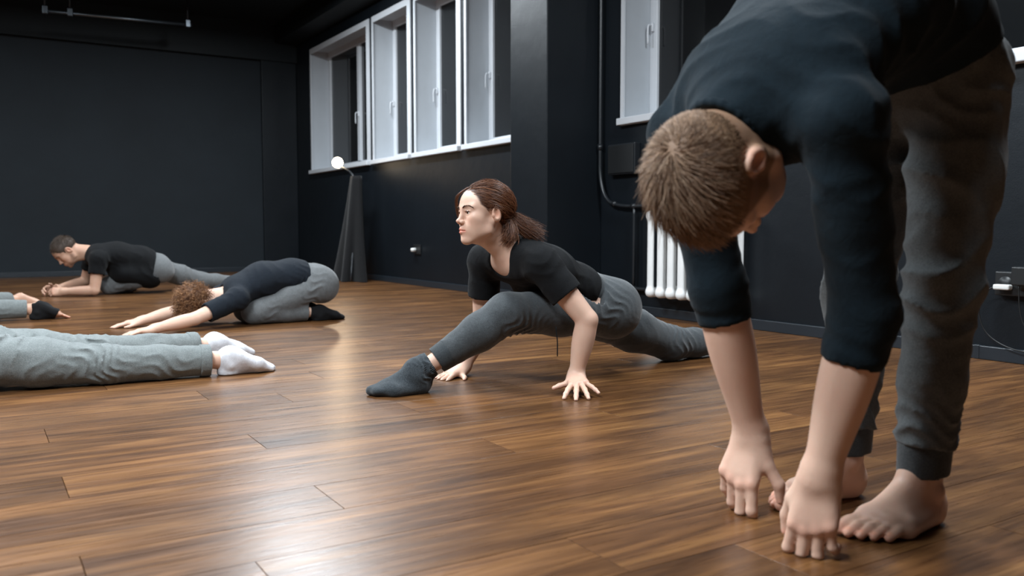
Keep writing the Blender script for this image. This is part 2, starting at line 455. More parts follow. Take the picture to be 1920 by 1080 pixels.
# ------------------------------------------------------------------ walls, ceiling, pillar
def struct(name, mb, mat, parent=None, label=None):
    o = mb.build(name, mat, parent)
    if parent is None: tag(o, label, None, None, 'structure')
    return o
ZS, ZT, RD = 1.315, 2.905, 0.27                      # niche sill, niche head, depth of the reveal
NICHES = [(9.22, 11.20), (8.145, 9.13), (7.085, 8.06), (5.98, 7.005), (2.71, 4.765), (1.66, 2.66)]
wl = MB(); wl.box(WX, WX + 0.45, Y0, BY + 0.3, 0, ZS); wl.box(WX, WX + 0.45, Y0, BY + 0.3, ZT, CEIL)
edges = [Y0] + [e for n in sorted(NICHES) for e in n] + [BY + 0.3]
for i in range(0, len(edges), 2): wl.box(WX, WX + 0.45, edges[i], edges[i + 1], ZS, ZT)
wl.box(WX + RD + 0.10, WX + 0.45, Y0, BY + 0.3, ZS, ZT)
struct('wall_right', wl, R_['wall'], None, 'charcoal painted wall with white window niches')
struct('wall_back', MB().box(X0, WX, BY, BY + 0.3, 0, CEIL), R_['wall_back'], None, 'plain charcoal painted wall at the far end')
struct('wall_left', MB().box(X0 - 0.3, X0, Y0 - 0.3, BY + 0.3, 0, CEIL), R_['wall'], None, 'charcoal side wall outside the picture')
struct('wall_front', MB().box(X0, WX + 0.45, Y0 - 0.3, Y0, 0, CEIL), R_['wall'], None, 'charcoal wall behind the camera')
struct('ceiling', MB().box(X0 - 0.3, WX + 0.45, Y0 - 0.3, BY + 0.3, CEIL, CEIL + 0.2), R_['ceiling'], None, 'dark painted ceiling')
struct('beam', MB().box(X0, WX, BY - 0.10, BY, 2.825, CEIL), R_['ceiling'], None, 'dark ceiling beam along the far wall')
struct('beam', MB().box(WX - 0.30, WX, Y0, BY - 0.10, 3.06, CEIL), R_['ceiling'], None, 'dark ceiling beam above the windows')
PXF, PY0, PY1 = 3.382, 4.991, 5.467
struct('pillar', MB().box(PXF, WX, BY - 0.06, BY, 0, 3.06, 0.006), R_['wall'], None, 'shallow charcoal pier in the far corner by the first window')
struct('pillar', MB().box(PXF, WX, PY0, PY1, 0, CEIL, 0.006), R_['wall'], None, 'square charcoal pillar standing out from the window wall')
def baseboard(name, segs, lab):
    mb = MB()
    for x0, x1, y0, y1 in segs: mb.box(x0, x1, y0, y1, 0, 0.062, 0.004)
    o = struct(name, mb, R_['base'], None, lab); return o
bb = baseboard('baseboard_right', [(WX - 0.018, WX, Y0, PY0)], 'dark skirting board along the near window wall')
MB().box(WX - 0.021, WX, 2.19, 2.215, 0, 0.064, 0.003).build('joint_cover', R_['base'], bb)
baseboard('baseboard_far', [(WX - 0.018, WX, PY1, BY - 0.06)], 'dark skirting board along the far window wall')
baseboard('baseboard_back', [(X0, PXF, BY - 0.018, BY)], 'dark skirting board along the far wall')
baseboard('baseboard_pillar', [(PXF - 0.018, WX, PY0 - 0.018, PY0 - 0.0005)], 'dark skirting board on the near side of the pillar')
baseboard('baseboard_pillar_front', [(PXF - 0.018, PXF - 0.0005, PY0, PY1)], 'dark skirting board on the face of the pillar')

# ------------------------------------------------------------------ windows in white niches
WIN_LABELS = ['wide two-part night window in a white niche, nearest the far corner', 'white night window niche second from the far corner',
              'white night window niche third from the far corner', 'white night window niche half hidden behind the pillar',
              'white night window niche above the radiator', 'white night window niche behind the bending person, above the power strip']
def window(n, y0, y1, mull):
    w = empty('window_%d' % n, (WX, (y0 + y1) / 2, ZS), WIN_LABELS[n - 1], None, None, 'structure')
    rv = MB(); t = 0.012
    rv.box(WX - 0.004, WX + RD, y0, y0 + t, ZS, ZT); rv.box(WX - 0.004, WX + RD, y1 - t, y1, ZS, ZT); rv.box(WX - 0.004, WX + RD, y0 + t, y1 - t, ZT - t, ZT)
    rv.build('reveal', R_['reveal'], w)
    tr = MB(); b = 0.075; p = 0.012
    tr.box(WX - p, WX - 0.0005, y0 - 0.004, y0 + b, ZS + 0.02, ZT + 0.006); tr.box(WX - p, WX - 0.0005, y1 - b * 0.4, y1 + 0.004, ZS + 0.02, ZT + 0.006); tr.box(WX - p, WX - 0.0005, y0 + b, y1 - b * 0.4, ZT - b * 0.8, ZT + 0.006)
    tr.build('casing', R_['white'], w)
    MB().box(WX - 0.050, WX + RD, y0 - 0.004, y1 + 0.004, ZS - 0.022, ZS + 0.026, 0.006).build('sill', R_['white'], w)
    x0, x1 = WX + RD - 0.035, WX + RD + 0.03; fw = 0.075; fy0, fy1, fz0, fz1 = y0 + t, y1 - t, ZS + 0.021, ZT - t
    f = MB(); f.box(x0, x1, fy0, fy0 + fw, fz0, fz1, 0.004); f.box(x0, x1, fy1 - fw, fy1, fz0, fz1, 0.004); f.box(x0, x1, fy0 + fw, fy1 - fw, fz0, fz0 + fw, 0.004); f.box(x0, x1, fy0 + fw, fy1 - fw, fz1 - fw, fz1, 0.004)
    f.build('frame', R_['white'], w)
    cuts = [fy0 + fw] + ([] if not mull else [mull - 0.04, mull + 0.04]) + [fy1 - fw]
    if mull: MB().box(x0 - 0.012, x1, mull - 0.04, mull + 0.04, fz0 + fw, fz1 - fw, 0.005).build('mullion', R_['white'], w)
    for i in range(0, len(cuts), 2): MB().box(x0 + 0.022, x0 + 0.030, cuts[i], cuts[i + 1], fz0 + fw, fz1 - fw).build('pane', R_['glass'], w)
    hy = mull if mull else fy1 - fw * 0.5
    hd = MB(); hz = 1.98; hd.box(x0 - 0.022, x0 - 0.0005, hy - 0.011, hy + 0.011, hz - 0.03, hz + 0.03, 0.004); hd.tube(smooth_path([(x0 - 0.022, hy, hz + 0.012), (x0 - 0.045, hy, hz + 0.010), (x0 - 0.052, hy, hz - 0.03), (x0 - 0.050, hy, hz - 0.12)], 5), 0.007, 8)
    hd.build('handle', R_['white'], w, True)
for i, (y0, y1) in enumerate(NICHES): window(i + 1, y0, y1, 10.12 if i == 0 else None)
# ------------------------------------------------------------------ anatomy builders
def rot(v, axis, ang):
    axis = unit(axis); v = np.asarray(v, float)
    return v * math.cos(ang) + np.cross(axis, v) * math.sin(ang) + axis * (axis @ v) * (1 - math.cos(ang))
def lerp(a, b, t): return np.asarray(a) * (1 - t) + np.asarray(b) * t
def build_hand(S, w, d, n, t, sc=1.0, curls=((20, 30, 20),) * 4, spread=(8, 2, -4, -10), thumb=((0.55, 0.75, -0.35), (0.8, 0.5, -0.35)), tints=None, rw=None):
    """w wrist, d along the hand, n back of the hand, t towards the thumb"""
    d = unit(d); n = unit(np.asarray(n) - d * (np.asarray(n) @ d)); t0 = np.asarray(t, float); t = np.cross(n, d)
    if t @ t0 < 0: t = -t
    P = lambda a, b, c=0.0: w + sc * (d * a + t * b + n * c)
    S.seg(P(-0.008, 0), P(0.014, 0), (0.0295 * sc, 0.0215 * sc), (0.031 * sc, 0.0195 * sc), L=t, k=0.025)
    S.seg(P(0.012, 0.002), P(0.074, 0.0), (0.030 * sc, 0.0165 * sc), (0.040 * sc, 0.0135 * sc), L=t, k=0.015)
    S.seg(P(0.012, 0.020, -0.008), P(0.052, 0.033, -0.013), 0.0165 * sc, 0.0135 * sc, k=0.012)
    S.seg(P(0.02, -0.024, -0.008), P(0.06, -0.028, -0.008), 0.013 * sc, 0.012 * sc, k=0.012)
    ts = (0.029, 0.0095, -0.0105, -0.029); ds = (0.089, 0.094, 0.088, 0.079)
    lens = ((0.046, 0.029, 0.023), (0.051, 0.033, 0.024), (0.047, 0.031, 0.023), (0.037, 0.023, 0.020))
    rr = ((0.0112, 0.0100, 0.0092, 0.0076), (0.0114, 0.0102, 0.0093, 0.0077), (0.0109, 0.0098, 0.0089, 0.0074), (0.0097, 0.0086, 0.0079, 0.0066))
    for i in range(4):
        kn = P(ds[i], ts[i], 0.0)
        S.seg(P(0.03, ts[i] * 0.6, 0.003), kn, 0.0105 * sc, rr[i][0] * 1.04 * sc, k=0.012)
        S.ell(kn + n * 0.0035 * sc, (0.0090 * sc,) * 3, k=0.010)
        dd = rot(d, n, 0); dd = unit(d + t * math.tan(math.radians(spread[i])))
        ax = np.cross(n, dd); ang = 0; p = kn
        for j in range(3):
            ang += math.radians(curls[i][j]); v = dd * math.cos(ang) - n * math.sin(ang)
            q = p + v * lens[i][j] * sc
            S.seg(p, q, rr[i][j] * sc, rr[i][j + 1] * sc, k=0.003)
            if j < 2: S.ell(q, (rr[i][j + 1] * 1.03 * sc,) * 3, k=0.004)
            p = q
        if tints is not None:
            up = n * math.cos(ang) + dd * math.sin(ang)
            tints.append((p + up * 0.005 * sc - v * 0.004 * sc, 0.0062 * sc, (1.15, 0.98, 0.98)))
            tints.append((kn + n * 0.008, 0.015 * sc, (1.02, 0.90, 0.88)))
    p = P(0.030, 0.028, -0.010); q = P(0.050, 0.042, -0.014); S.seg(p, q, 0.0150 * sc, 0.0122 * sc, k=0.012)
    for j, ln in enumerate((0.036, 0.030)):
        v = unit(d * thumb[j][0] + t * thumb[j][1] + n * thumb[j][2]); p, q = q, q + v * ln * sc
        S.seg(p, q, (0.0118, 0.0108)[j] * sc, (0.0106, 0.0082)[j] * sc, k=0.005)
    if tints is not None: tints.append((q + unit(np.cross(v, n)) * 0.0 + n * 0.006 * sc, 0.0075 * sc, (1.15, 0.98, 0.98)))
    return S
def build_foot(S, heel, f, u, med, sc=1.0, toes=True, tints=None, shin=None, fat=0.0, k=0.014):
    """heel = point on the sole under the back of the heel; f forward, u up, med towards the big toe"""
    f = unit(f); u = unit(np.asarray(u) - f * (np.asarray(u) @ f)); m0 = np.asarray(med, float); me = np.cross(u, f)
    if me @ m0 < 0: me = -me
    P = lambda a, b, c: np.asarray(heel) + sc * (f * a + me * b + u * c)
    g = fat
    S.ell(P(0.034, 0, 0.034), (0.036 * sc + g, 0.033 * sc + g, 0.036 * sc + g), F=f, L=me, k=k)
    S.seg(P(0.045, 0, 0.045), P(0.06, 0, 0.10), (0.032 * sc + g, 0.038 * sc + g), (0.034 * sc + g, 0.040 * sc + g), L=me, k=0.02)
    S.seg(P(0.045, 0.002, 0.042), P(0.165, 0.002, 0.027), (0.033 * sc + g, 0.040 * sc + g), (0.044 * sc + g, 0.024 * sc + g), L=me, k=0.02)
    S.seg(P(0.075, 0.006, 0.075), P(0.155, 0.012, 0.038), 0.031 * sc + g, 0.021 * sc + g, k=0.02)
    S.seg(P(0.176, 0.029, 0.024), P(0.150, -0.036, 0.018), 0.0225 * sc + g, 0.0175 * sc + g, k=k)
    S.seg(P(0.04, -0.018, 0.02), P(0.15, -0.039, 0.017), 0.019 * sc + g, 0.017 * sc + g, k=k)
    S.seg(P(0.035, 0, 0.016), P(0.165, -0.004, 0.013), (0.026 * sc + g, 0.015 * sc + g), (0.042 * sc + g, 0.012 * sc + g), L=me, k=k)
    for sgn, a, z in ((1, 0.062, 0.082), (-1, 0.052, 0.070)): S.ell(P(a, sgn * 0.0315, z), ((0.0145 * sc + g),) * 3, k=0.012)
    if toes:
        T = [((0.182, 0.033, 0.021), (0.215, 0.037, 0.019), (0.249, 0.035, 0.015), 0.0150, 0.0138, 0.0125),
             ((0.178, 0.010, 0.020), (0.220, 0.013, 0.023), (0.248, 0.014, 0.011), 0.0100, 0.0085, 0.0092),
             ((0.172, -0.007, 0.019), (0.211, -0.006, 0.022), (0.237, -0.005, 0.010), 0.0095, 0.0080, 0.0086),
             ((0.163, -0.023, 0.018), (0.198, -0.024, 0.020), (0.222, -0.022, 0.0095), 0.0092, 0.0078, 0.0082),
             ((0.150, -0.038, 0.016), (0.181, -0.042, 0.018), (0.203, -0.039, 0.009), 0.0090, 0.0078, 0.0080)]
        for a, b, c, r0, r1, r2 in T:
            S.seg(P(*a), P(*b), r0 * sc, r1 * sc, k=0.007); S.seg(P(*b), P(*c), r1 * sc, r2 * sc, k=0.003)
            if tints is not None:
                e = P(*c); tints.append((e + u * 0.006 * sc - f * 0.001, 0.0075 * sc, (1.25, 1.12, 1.05))); tints.append((e, 0.022 * sc, (1.04, 0.90, 0.87)))
    else:
        S.seg(P(0.165, 0.0, 0.022), P(0.222, 0.008, 0.017), (0.044 * sc + g, 0.020 * sc + g), (0.030 * sc + g, 0.014 * sc + g), L=me, k=0.02)
        S.seg(P(0.19, 0.026, 0.018), P(0.236, 0.026, 0.015), 0.016 * sc + g, 0.013 * sc + g, k=0.014)
    return P
class Head:
    def __init__(s, c, f, u, sc=1.0):
        s.c = np.asarray(c, float); s.f = unit(f); u = np.asarray(u, float); s.u = unit(u - s.f * (u @ s.f)); s.l = np.cross(s.u, s.f); s.sc = sc
    def P(s, f, l, u): return s.c + s.sc * (s.f * f + s.l * l + s.u * u)
    def local(s, pts):
        q = (np.asarray(pts) - s.c) / s.sc; return q @ s.f, q @ s.l, q @ s.u
def build_head(S, H, tints=None, female=False, neck_to=None, neck_r=0.055, detail=True):
    c, P, f, l, u = H.sc, H.P, H.f, H.l, H.u
    E = lambda ce, r, k=0.015, op='u': S.ell(P(*ce), tuple(x * c for x in r), F=f, L=l, k=k, op=op)
    E((-0.014, 0, 0.030), (0.098, 0.075, 0.088), 0.02)
    E((0.030, 0, 0.040), (0.060, 0.064, 0.058), 0.03)
    jw = 0.046 if female else 0.052
    S.seg(P(0.028, 0, 0.015), P(0.040, 0, -0.070), (0.062 * c, 0.056 * c), (0.040 * c, 0.042 * c), L=l, k=0.03)
    for s in (1, -1):
        S.seg(P(-0.002, s * 0.056, -0.035), P(0.008, s * jw, -0.066), 0.017 * c, 0.016 * c, k=0.02)
        S.seg(P(0.008, s * jw, -0.066), P(0.070, s * 0.014, -0.102), 0.016 * c, 0.014 * c, k=0.02)
        E((0.060, s * 0.042, -0.018), (0.024, 0.022, 0.020), 0.025); E((0.048, s * 0.038, -0.052), (0.030, 0.022, 0.036), 0.03)
    E((0.079, 0, -0.102), (0.018, 0.018, 0.015), 0.016)
    E((0.070, 0, -0.062), (0.032, 0.032, 0.030), 0.02)
    for s in (1, -1):
        S.seg(P(0.089, s * 0.010, 0.020), P(0.074, s * 0.047, 0.022), (0.008 if female else 0.011) * c, 0.009 * c, k=0.014)
        E((0.104, s * 0.030, 0.001), (0.020, 0.0185, 0.0125), 0.012, 's')
    S.seg(P(0.088, 0, 0.014), P(0.104, 0, -0.026), 0.0082 * c, 0.0090 * c, k=0.014)
    E((0.112, 0, -0.031), (0.0088, 0.0092, 0.0082), 0.007)
    for s in (1, -1): E((0.100, s * 0.0115, -0.035), (0.0105, 0.0075, 0.0080), 0.005)
    if detail:
        for s in (1, -1):
            E((0.104, s * 0.0065, -0.0425), (0.006, 0.0035, 0.004), 0.002, 's')
            E((0.0765, s * 0.031, 0.001), (0.0152, 0.0165, 0.0138), 0.005)
            E((0.0925, s * 0.0318, 0.0000), (0.012, 0.0138, 0.0060), 0.002, 's')
            S.seg(P(0.0915, s * 0.019, 0.0085), P(0.084, s * 0.045, 0.0065), 0.0035 * c, 0.003 * c, k=0.005)
    # lips
    for s in (1, -1):
        S.seg(P(0.1005, s * 0.004, -0.0620), P(0.089, s * 0.023, -0.0665), 0.0054 * c, 0.003 * c, k=0.005)
        S.seg(P(0.0990, s * 0.003, -0.0725), P(0.089, s * 0.021, -0.0685), 0.0066 * c, 0.003 * c, k=0.005)
        if detail: S.seg(P(0.106, 0, -0.0672), P(0.093, s * 0.022, -0.0680), 0.0022 * c, 0.0018 * c, k=0.003, op='s')
        # ears
        ce = P(-0.010, s * 0.0765, -0.004); fe = unit(f * 0.95 + u * -0.25)
        S.ell(ce + l * s * 0.004 * c, (0.0185 * c, 0.0075 * c, 0.032 * c), F=fe, L=l + f * -0.35 * s, k=0.006)
        S.ell(P(-0.013, s * 0.076, -0.006), (0.012 * c, 0.010 * c, 0.020 * c), F=fe, L=l, k=0.008)
        S.ell(P(-0.006, s * 0.090, -0.001), (0.0125 * c, 0.0095 * c, 0.0225 * c), F=fe, L=l + f * -0.35 * s, k=0.003, op='s'); S.ell(P(0.004, s * 0.079, -0.010), (0.006 * c, 0.006 * c, 0.008 * c), F=fe, L=l, k=0.004)
    if tints is not None:
        for s in (1, -1):
            for tt in (0.0, 0.5, 0.9):
                tints.append((P(0.103 - 0.012 * tt, s * 0.020 * tt, -0.0615 - 0.004 * tt), 0.0075 * c, (0.92, 0.58, 0.55) if female else (0.92, 0.68, 0.64)))
                tints.append((P(0.102 - 0.012 * tt, s * 0.018 * tt, -0.0725 + 0.003 * tt), 0.0085 * c, (0.95, 0.60, 0.57) if female else (0.94, 0.70, 0.66)))
            tints.append((P(0.075, s * 0.045, -0.030), 0.022 * c, (1.02, 0.95, 0.94)))
            tints.append((P(-0.010, s * 0.088, -0.002), 0.024 * c, (1.05, 0.84, 0.78)))
            tints.append((P(0.086, s * 0.031, 0.002), 0.014 * c, (0.90, 0.80, 0.77)))
        tints.append((P(0.114, 0, -0.033), 0.012 * c, (1.03, 0.92, 0.90)))
    if neck_to is not None:
        nb = np.asarray(neck_to, float)
        S.seg(P(-0.030, 0, -0.035), nb, neck_r * c, neck_r * 1.12, k=0.03)
        S.seg(P(0.015, 0, -0.085), lerp(P(0.015, 0, -0.085), nb, 0.55) + f * 0.012, 0.030 * c, 0.036 * c, k=0.03)
def add_eyes(root, H, mats):
    for s in (1, -1):
        c0 = H.P(0.0765, s * 0.031, 0.001); r = 0.0134 * H.sc
        look = unit(H.f + H.u * 0.02 + H.l * 0.03)
        def ball(name, r, lim, mat, parent, off=0.0):
            a = unit(np.cross(look, H.u)); b = np.cross(look, a); v = []; q = []
            nu, nv = 20, 10
            for i in range(nv + 1):
                ph = lim * i / nv
                for j in range(nu):
                    th = 2 * math.pi * j / nu
                    v.append(c0 + look * off + r * (look * math.cos(ph) + (a * math.cos(th) + b * math.sin(th)) * math.sin(ph)))
            for i in range(nv):
                for j in range(nu): q.append((i * nu + j, i * nu + (j + 1) % nu, (i + 1) * nu + (j + 1) % nu, (i + 1) * nu + j))
            return mesh_obj(name, v, q, mat, parent, True)
        e = ball('eye', r, math.pi, mats['sclera'], root)
        ball('iris', r * 1.012, 0.46, mats['iris'], e); ball('pupil', r * 1.02, 0.20, mats['pupil'], e)
def add_brows(root, H, mat, thick=1.0):
    for s in (1, -1):
        mb = MB(); pts = smooth_path([H.P(0.1000, s * 0.010, 0.0190), H.P(0.0985, s * 0.026, 0.0245), H.P(0.0900, s * 0.046, 0.0245), H.P(0.0790, s * 0.057, 0.0170)], 6)
        rng = random.Random(5)
        for i in range(200):
            t = rng.random(); k = t * (len(pts) - 1); a = lerp(pts[int(k)], pts[min(int(k) + 1, len(pts) - 1)], k % 1)
            a = a + H.u * rng.uniform(-0.0022, 0.0022) * thick * (1.1 - t * 0.8) * H.sc
            mb.tube([a - H.f * 0.001, a + H.f * 0.0012 + (H.l * s * 0.005 + H.u * 0.0014) * H.sc], [0.00065, 0.0003], 3, False)
        mb.build('eyebrow', mat, root)
def tint_colors(verts, tints, base=None):
    c = np.ones((len(verts), 3), np.float32) if base is None else base
    for p, r, col in tints:
        mk = np.flatnonzero((np.abs(verts - p) < 1.9 * r).all(1))
        if not len(mk): continue
        w = np.exp(-((verts[mk] - p) ** 2).sum(1) / (0.55 * r * r))[:, None]
        w = np.clip(w * 1.25, 0, 1); c[mk] = c[mk] * (1 - w) + c[mk] * np.array(col) * w
    return c
def sdf_obj(name, S, mat, parent, h=0.005, fine=(), tints=None, smooth=1, scalp=None):
    v, q = S.mesh(h, fine, smooth); c = None if tints is None else tint_colors(v, tints)
    if scalp is not None:                       # skin under the hair takes the hair's colour
        H, keep, col = scalp; f, l, u = H.local(v); near = (np.abs(f) < 0.14) & (np.abs(l) < 0.10) & (u > -0.12) & (u < 0.14)
        w = np.clip(0.5 - keep(f, l, u) / 0.008, 0, 1)[:, None] * near[:, None]; c = c * (1 - w) + np.array(col) * w
    return fast_mesh(name, v, q, mat, parent, True, c)
class Strands:
    """hair as many thin tapering three-sided tubes in one mesh"""
    def __init__(s): s.V = []; s.Q = []; s.C = []; s.n = 0
    def add(s, pts, r, col, rtip=0.35):
        pts = np.asarray(pts); n = len(pts); t = np.gradient(pts, axis=0); t /= np.linalg.norm(t, axis=1)[:, None] + 1e-9
        a = np.cross(t, V(0.31, 0.55, 0.77)); a /= np.linalg.norm(a, axis=1)[:, None] + 1e-9; b = np.cross(t, a)
        rad = (r * np.linspace(1, rtip, n))[:, None]
        ring = np.stack([pts + rad * (a * math.cos(x) + b * math.sin(x)) for x in (0, 2.094, 4.189)], 1).reshape(-1, 3)
        i = np.arange(n - 1)[:, None] * 3; k = np.arange(3)[None, :]; k2 = (k + 1) % 3
        s.Q.append(np.stack([i + k, i + k2, i + 3 + k2, i + 3 + k], -1).reshape(-1, 4) + s.n)
        s.V.append(ring); s.C.append(np.tile(np.asarray(col, np.float32), (3 * n, 1))); s.n += 3 * n
    def build(s, name, mat, parent):
        return fast_mesh(name, np.concatenate(s.V), np.concatenate(s.Q), mat, parent, True, np.concatenate(s.C))
def shell_cap(H, keep, off, h=0.004, extra=None):
    """scalp shell of the head following the skull, cut where keep(f,l,u) is false"""
    S = Sdf(); c = H.sc
    S.ell(H.P(-0.014, 0, 0.030), tuple((x + off) * c for x in (0.098, 0.075, 0.088)), F=H.f, L=H.l, k=0.02)
    S.ell(H.P(0.030, 0, 0.040), tuple((x + off * 0.8) * c for x in (0.060, 0.064, 0.058)), F=H.f, L=H.l, k=0.03)
    if extra: extra(S)
    lo, hi = S.bounds(); xs, ys, zs = [np.arange(lo[d], hi[d] + h, h) for d in range(3)]
    F = S.eval(xs, ys, zs)
    G = np.stack(np.meshgrid(xs, ys, zs, indexing='ij'), -1); lf, ll, lu = H.local(G.reshape(-1, 3))
    F = np.maximum(F, keep(lf, ll, lu).reshape(F.shape).astype(np.float32) * c)
    return surface_nets(F, xs, ys, zs, 1)
def scalp_points(H, n, keep, rng, off=0.0):
    """random points on the skull with normals, where keep is negative"""
    out = []
    while len(out) < n:
        v = unit(rng.normal(size=3)); 
        p = V(-0.014, 0, 0.030) + v * (V(0.098, 0.075, 0.088) + off) / 1.0
        q = V(0.030, 0, 0.040); e = V(0.060, 0.064, 0.058) + off
        if (((p - q) / e) ** 2).sum() < 1:           # inside the forehead ball: move out to its surface
            d = unit(p - q); p = q + d / math.sqrt((d * d / (e * e)).sum())
        if keep(p[0], p[1], p[2]) > 0: continue
        nn = unit((p - V(-0.014, 0, 0.030)) / (V(0.098, 0.075, 0.088) ** 2))
        out.append((p, nn))
    return out
# ------------------------------------------------------------------ shared people materials
M = {}
M['skin_fair'] = skin_mat('skin_fair', (0.68, 0.455, 0.345), (0.62, 0.335, 0.245))
M['skin_tan'] = skin_mat('skin_tan', (0.58, 0.36, 0.255), (0.53, 0.265, 0.18))
M['hair'] = hair_mat('hair'); M['hair_soft'] = hair_mat('hair_soft', 0.6)
M['sclera'] = simple('eye_white', (0.62, 0.58, 0.55), 0.15); M['iris'] = simple('iris_brown', (0.045, 0.022, 0.012), 0.1); M['pupil'] = simple('pupil', (0.004,) * 3, 0.08)
M['brow'] = simple('brow_brown', (0.075, 0.040, 0.025), 0.6)
M['navy'] = fabric('navy_cotton', (0.0030, 0.0090, 0.0138), (0.0048, 0.0130, 0.0198), sheen=0.03)
M['black'] = fabric('black_cotton', (0.0038, 0.0042, 0.005), (0.0062, 0.0067, 0.0078), sheen=0.03)
M['dark_navy'] = fabric('ink_cotton', (0.0065, 0.0095, 0.0145), (0.011, 0.0152, 0.022), sheen=0.03)
M['grey_dark'] = fabric('charcoal_jersey', (0.036, 0.042, 0.046), (0.066, 0.073, 0.078))
M['rib_dark'] = fabric('charcoal_rib', (0.024, 0.030, 0.034), (0.045, 0.052, 0.057), weave=0.5)
M['grey_warm'] = fabric('grey_velour', (0.078, 0.086, 0.089), (0.135, 0.146, 0.150), sheen=0.12)
M['grey_mid'] = fabric('grey_jersey', (0.095, 0.100, 0.102), (0.155, 0.162, 0.166))
M['grey_pale'] = fabric('pale_grey_jersey', (0.120, 0.136, 0.134), (0.21, 0.228, 0.226))
M['sock_dark'] = fabric('charcoal_wool', (0.018, 0.024, 0.029), (0.050, 0.060, 0.068), mel_scale=300, weave=0.6)
M['sock_white'] = fabric('white_cotton', (0.58, 0.58, 0.62), (0.70, 0.70, 0.73))
M['sock_black'] = fabric('black_sock', (0.006, 0.006, 0.007), (0.011, 0.011, 0.012), sheen=0.03)

def short_hair(root, H, n, cols, keep, length, r, seed, whorl=(-0.085, 0.0, 0.075), lift=0.55, cap_off=0.004, h=0.004, mat=None):
    rng = np.random.default_rng(seed); st = Strands(); c = H.sc
    v, q = shell_cap(H, keep, cap_off, h)
    base = np.array(cols[0])
    st.V.append(v); st.Q.append(q); st.C.append(np.tile(base.astype(np.float32), (len(v), 1))); st.n += len(v)
    W = np.array(whorl)
    for p, nn in scalp_points(H, n, keep, rng):
        flow = p - W; flow = flow - nn * (flow @ nn); flow = unit(flow)
        side = np.cross(nn, flow); flow = unit(flow + side * 0.45)
        L = length(p) * rng.uniform(0.7, 1.15); lf = lift * rng.uniform(0.6, 1.3)
        d0 = unit(nn * lf + flow + rng.normal(size=3) * 0.22); d1 = unit(d0 * 0.8 + flow * 0.35 - nn * 0.30 + rng.normal(size=3) * 0.16)
        a = p + nn * (cap_off - 0.001); b = a + d0 * L * 0.5; e = b + d1 * L * 0.5
        col = np.array(cols[rng.integers(len(cols))]) * rng.uniform(0.75, 1.25)
        pts = [H.P(*a), H.P(*lerp(a, b, 0.6)), H.P(*b), H.P(*e)]
        st.add(pts, r * c, col, 0.25)
    return st.build('hair', mat or M['hair_soft'], root)

def arm_skin(S, sh, el, wr, r=(0.050, 0.041, 0.043, 0.029), L=None):
    """round, smoothly tapering upper arm and forearm"""
    sh, el, wr = (np.asarray(p, float) for p in (sh, el, wr))
    def prof(ts, rs):
        x = np.linspace(0, 1, 60); y = np.interp(x, ts, rs)
        for _ in range(40): y[1:-1] = (y[:-2] + 2 * y[1:-1] + y[2:]) / 4
        return x, y
    S.seg(sh, el, r[0], r[1], k=0.04, prof=prof((0, 0.45, 1), (r[0], r[0], r[1])))
    S.seg(el, wr, r[1], r[3], k=0.008, prof=prof((0, 0.14, 0.3, 0.55, 0.8, 1), (r[1], r[2] * 0.98, r[2] * 1.02, r[2] * 0.92, r[3] * 1.12, r[3])))

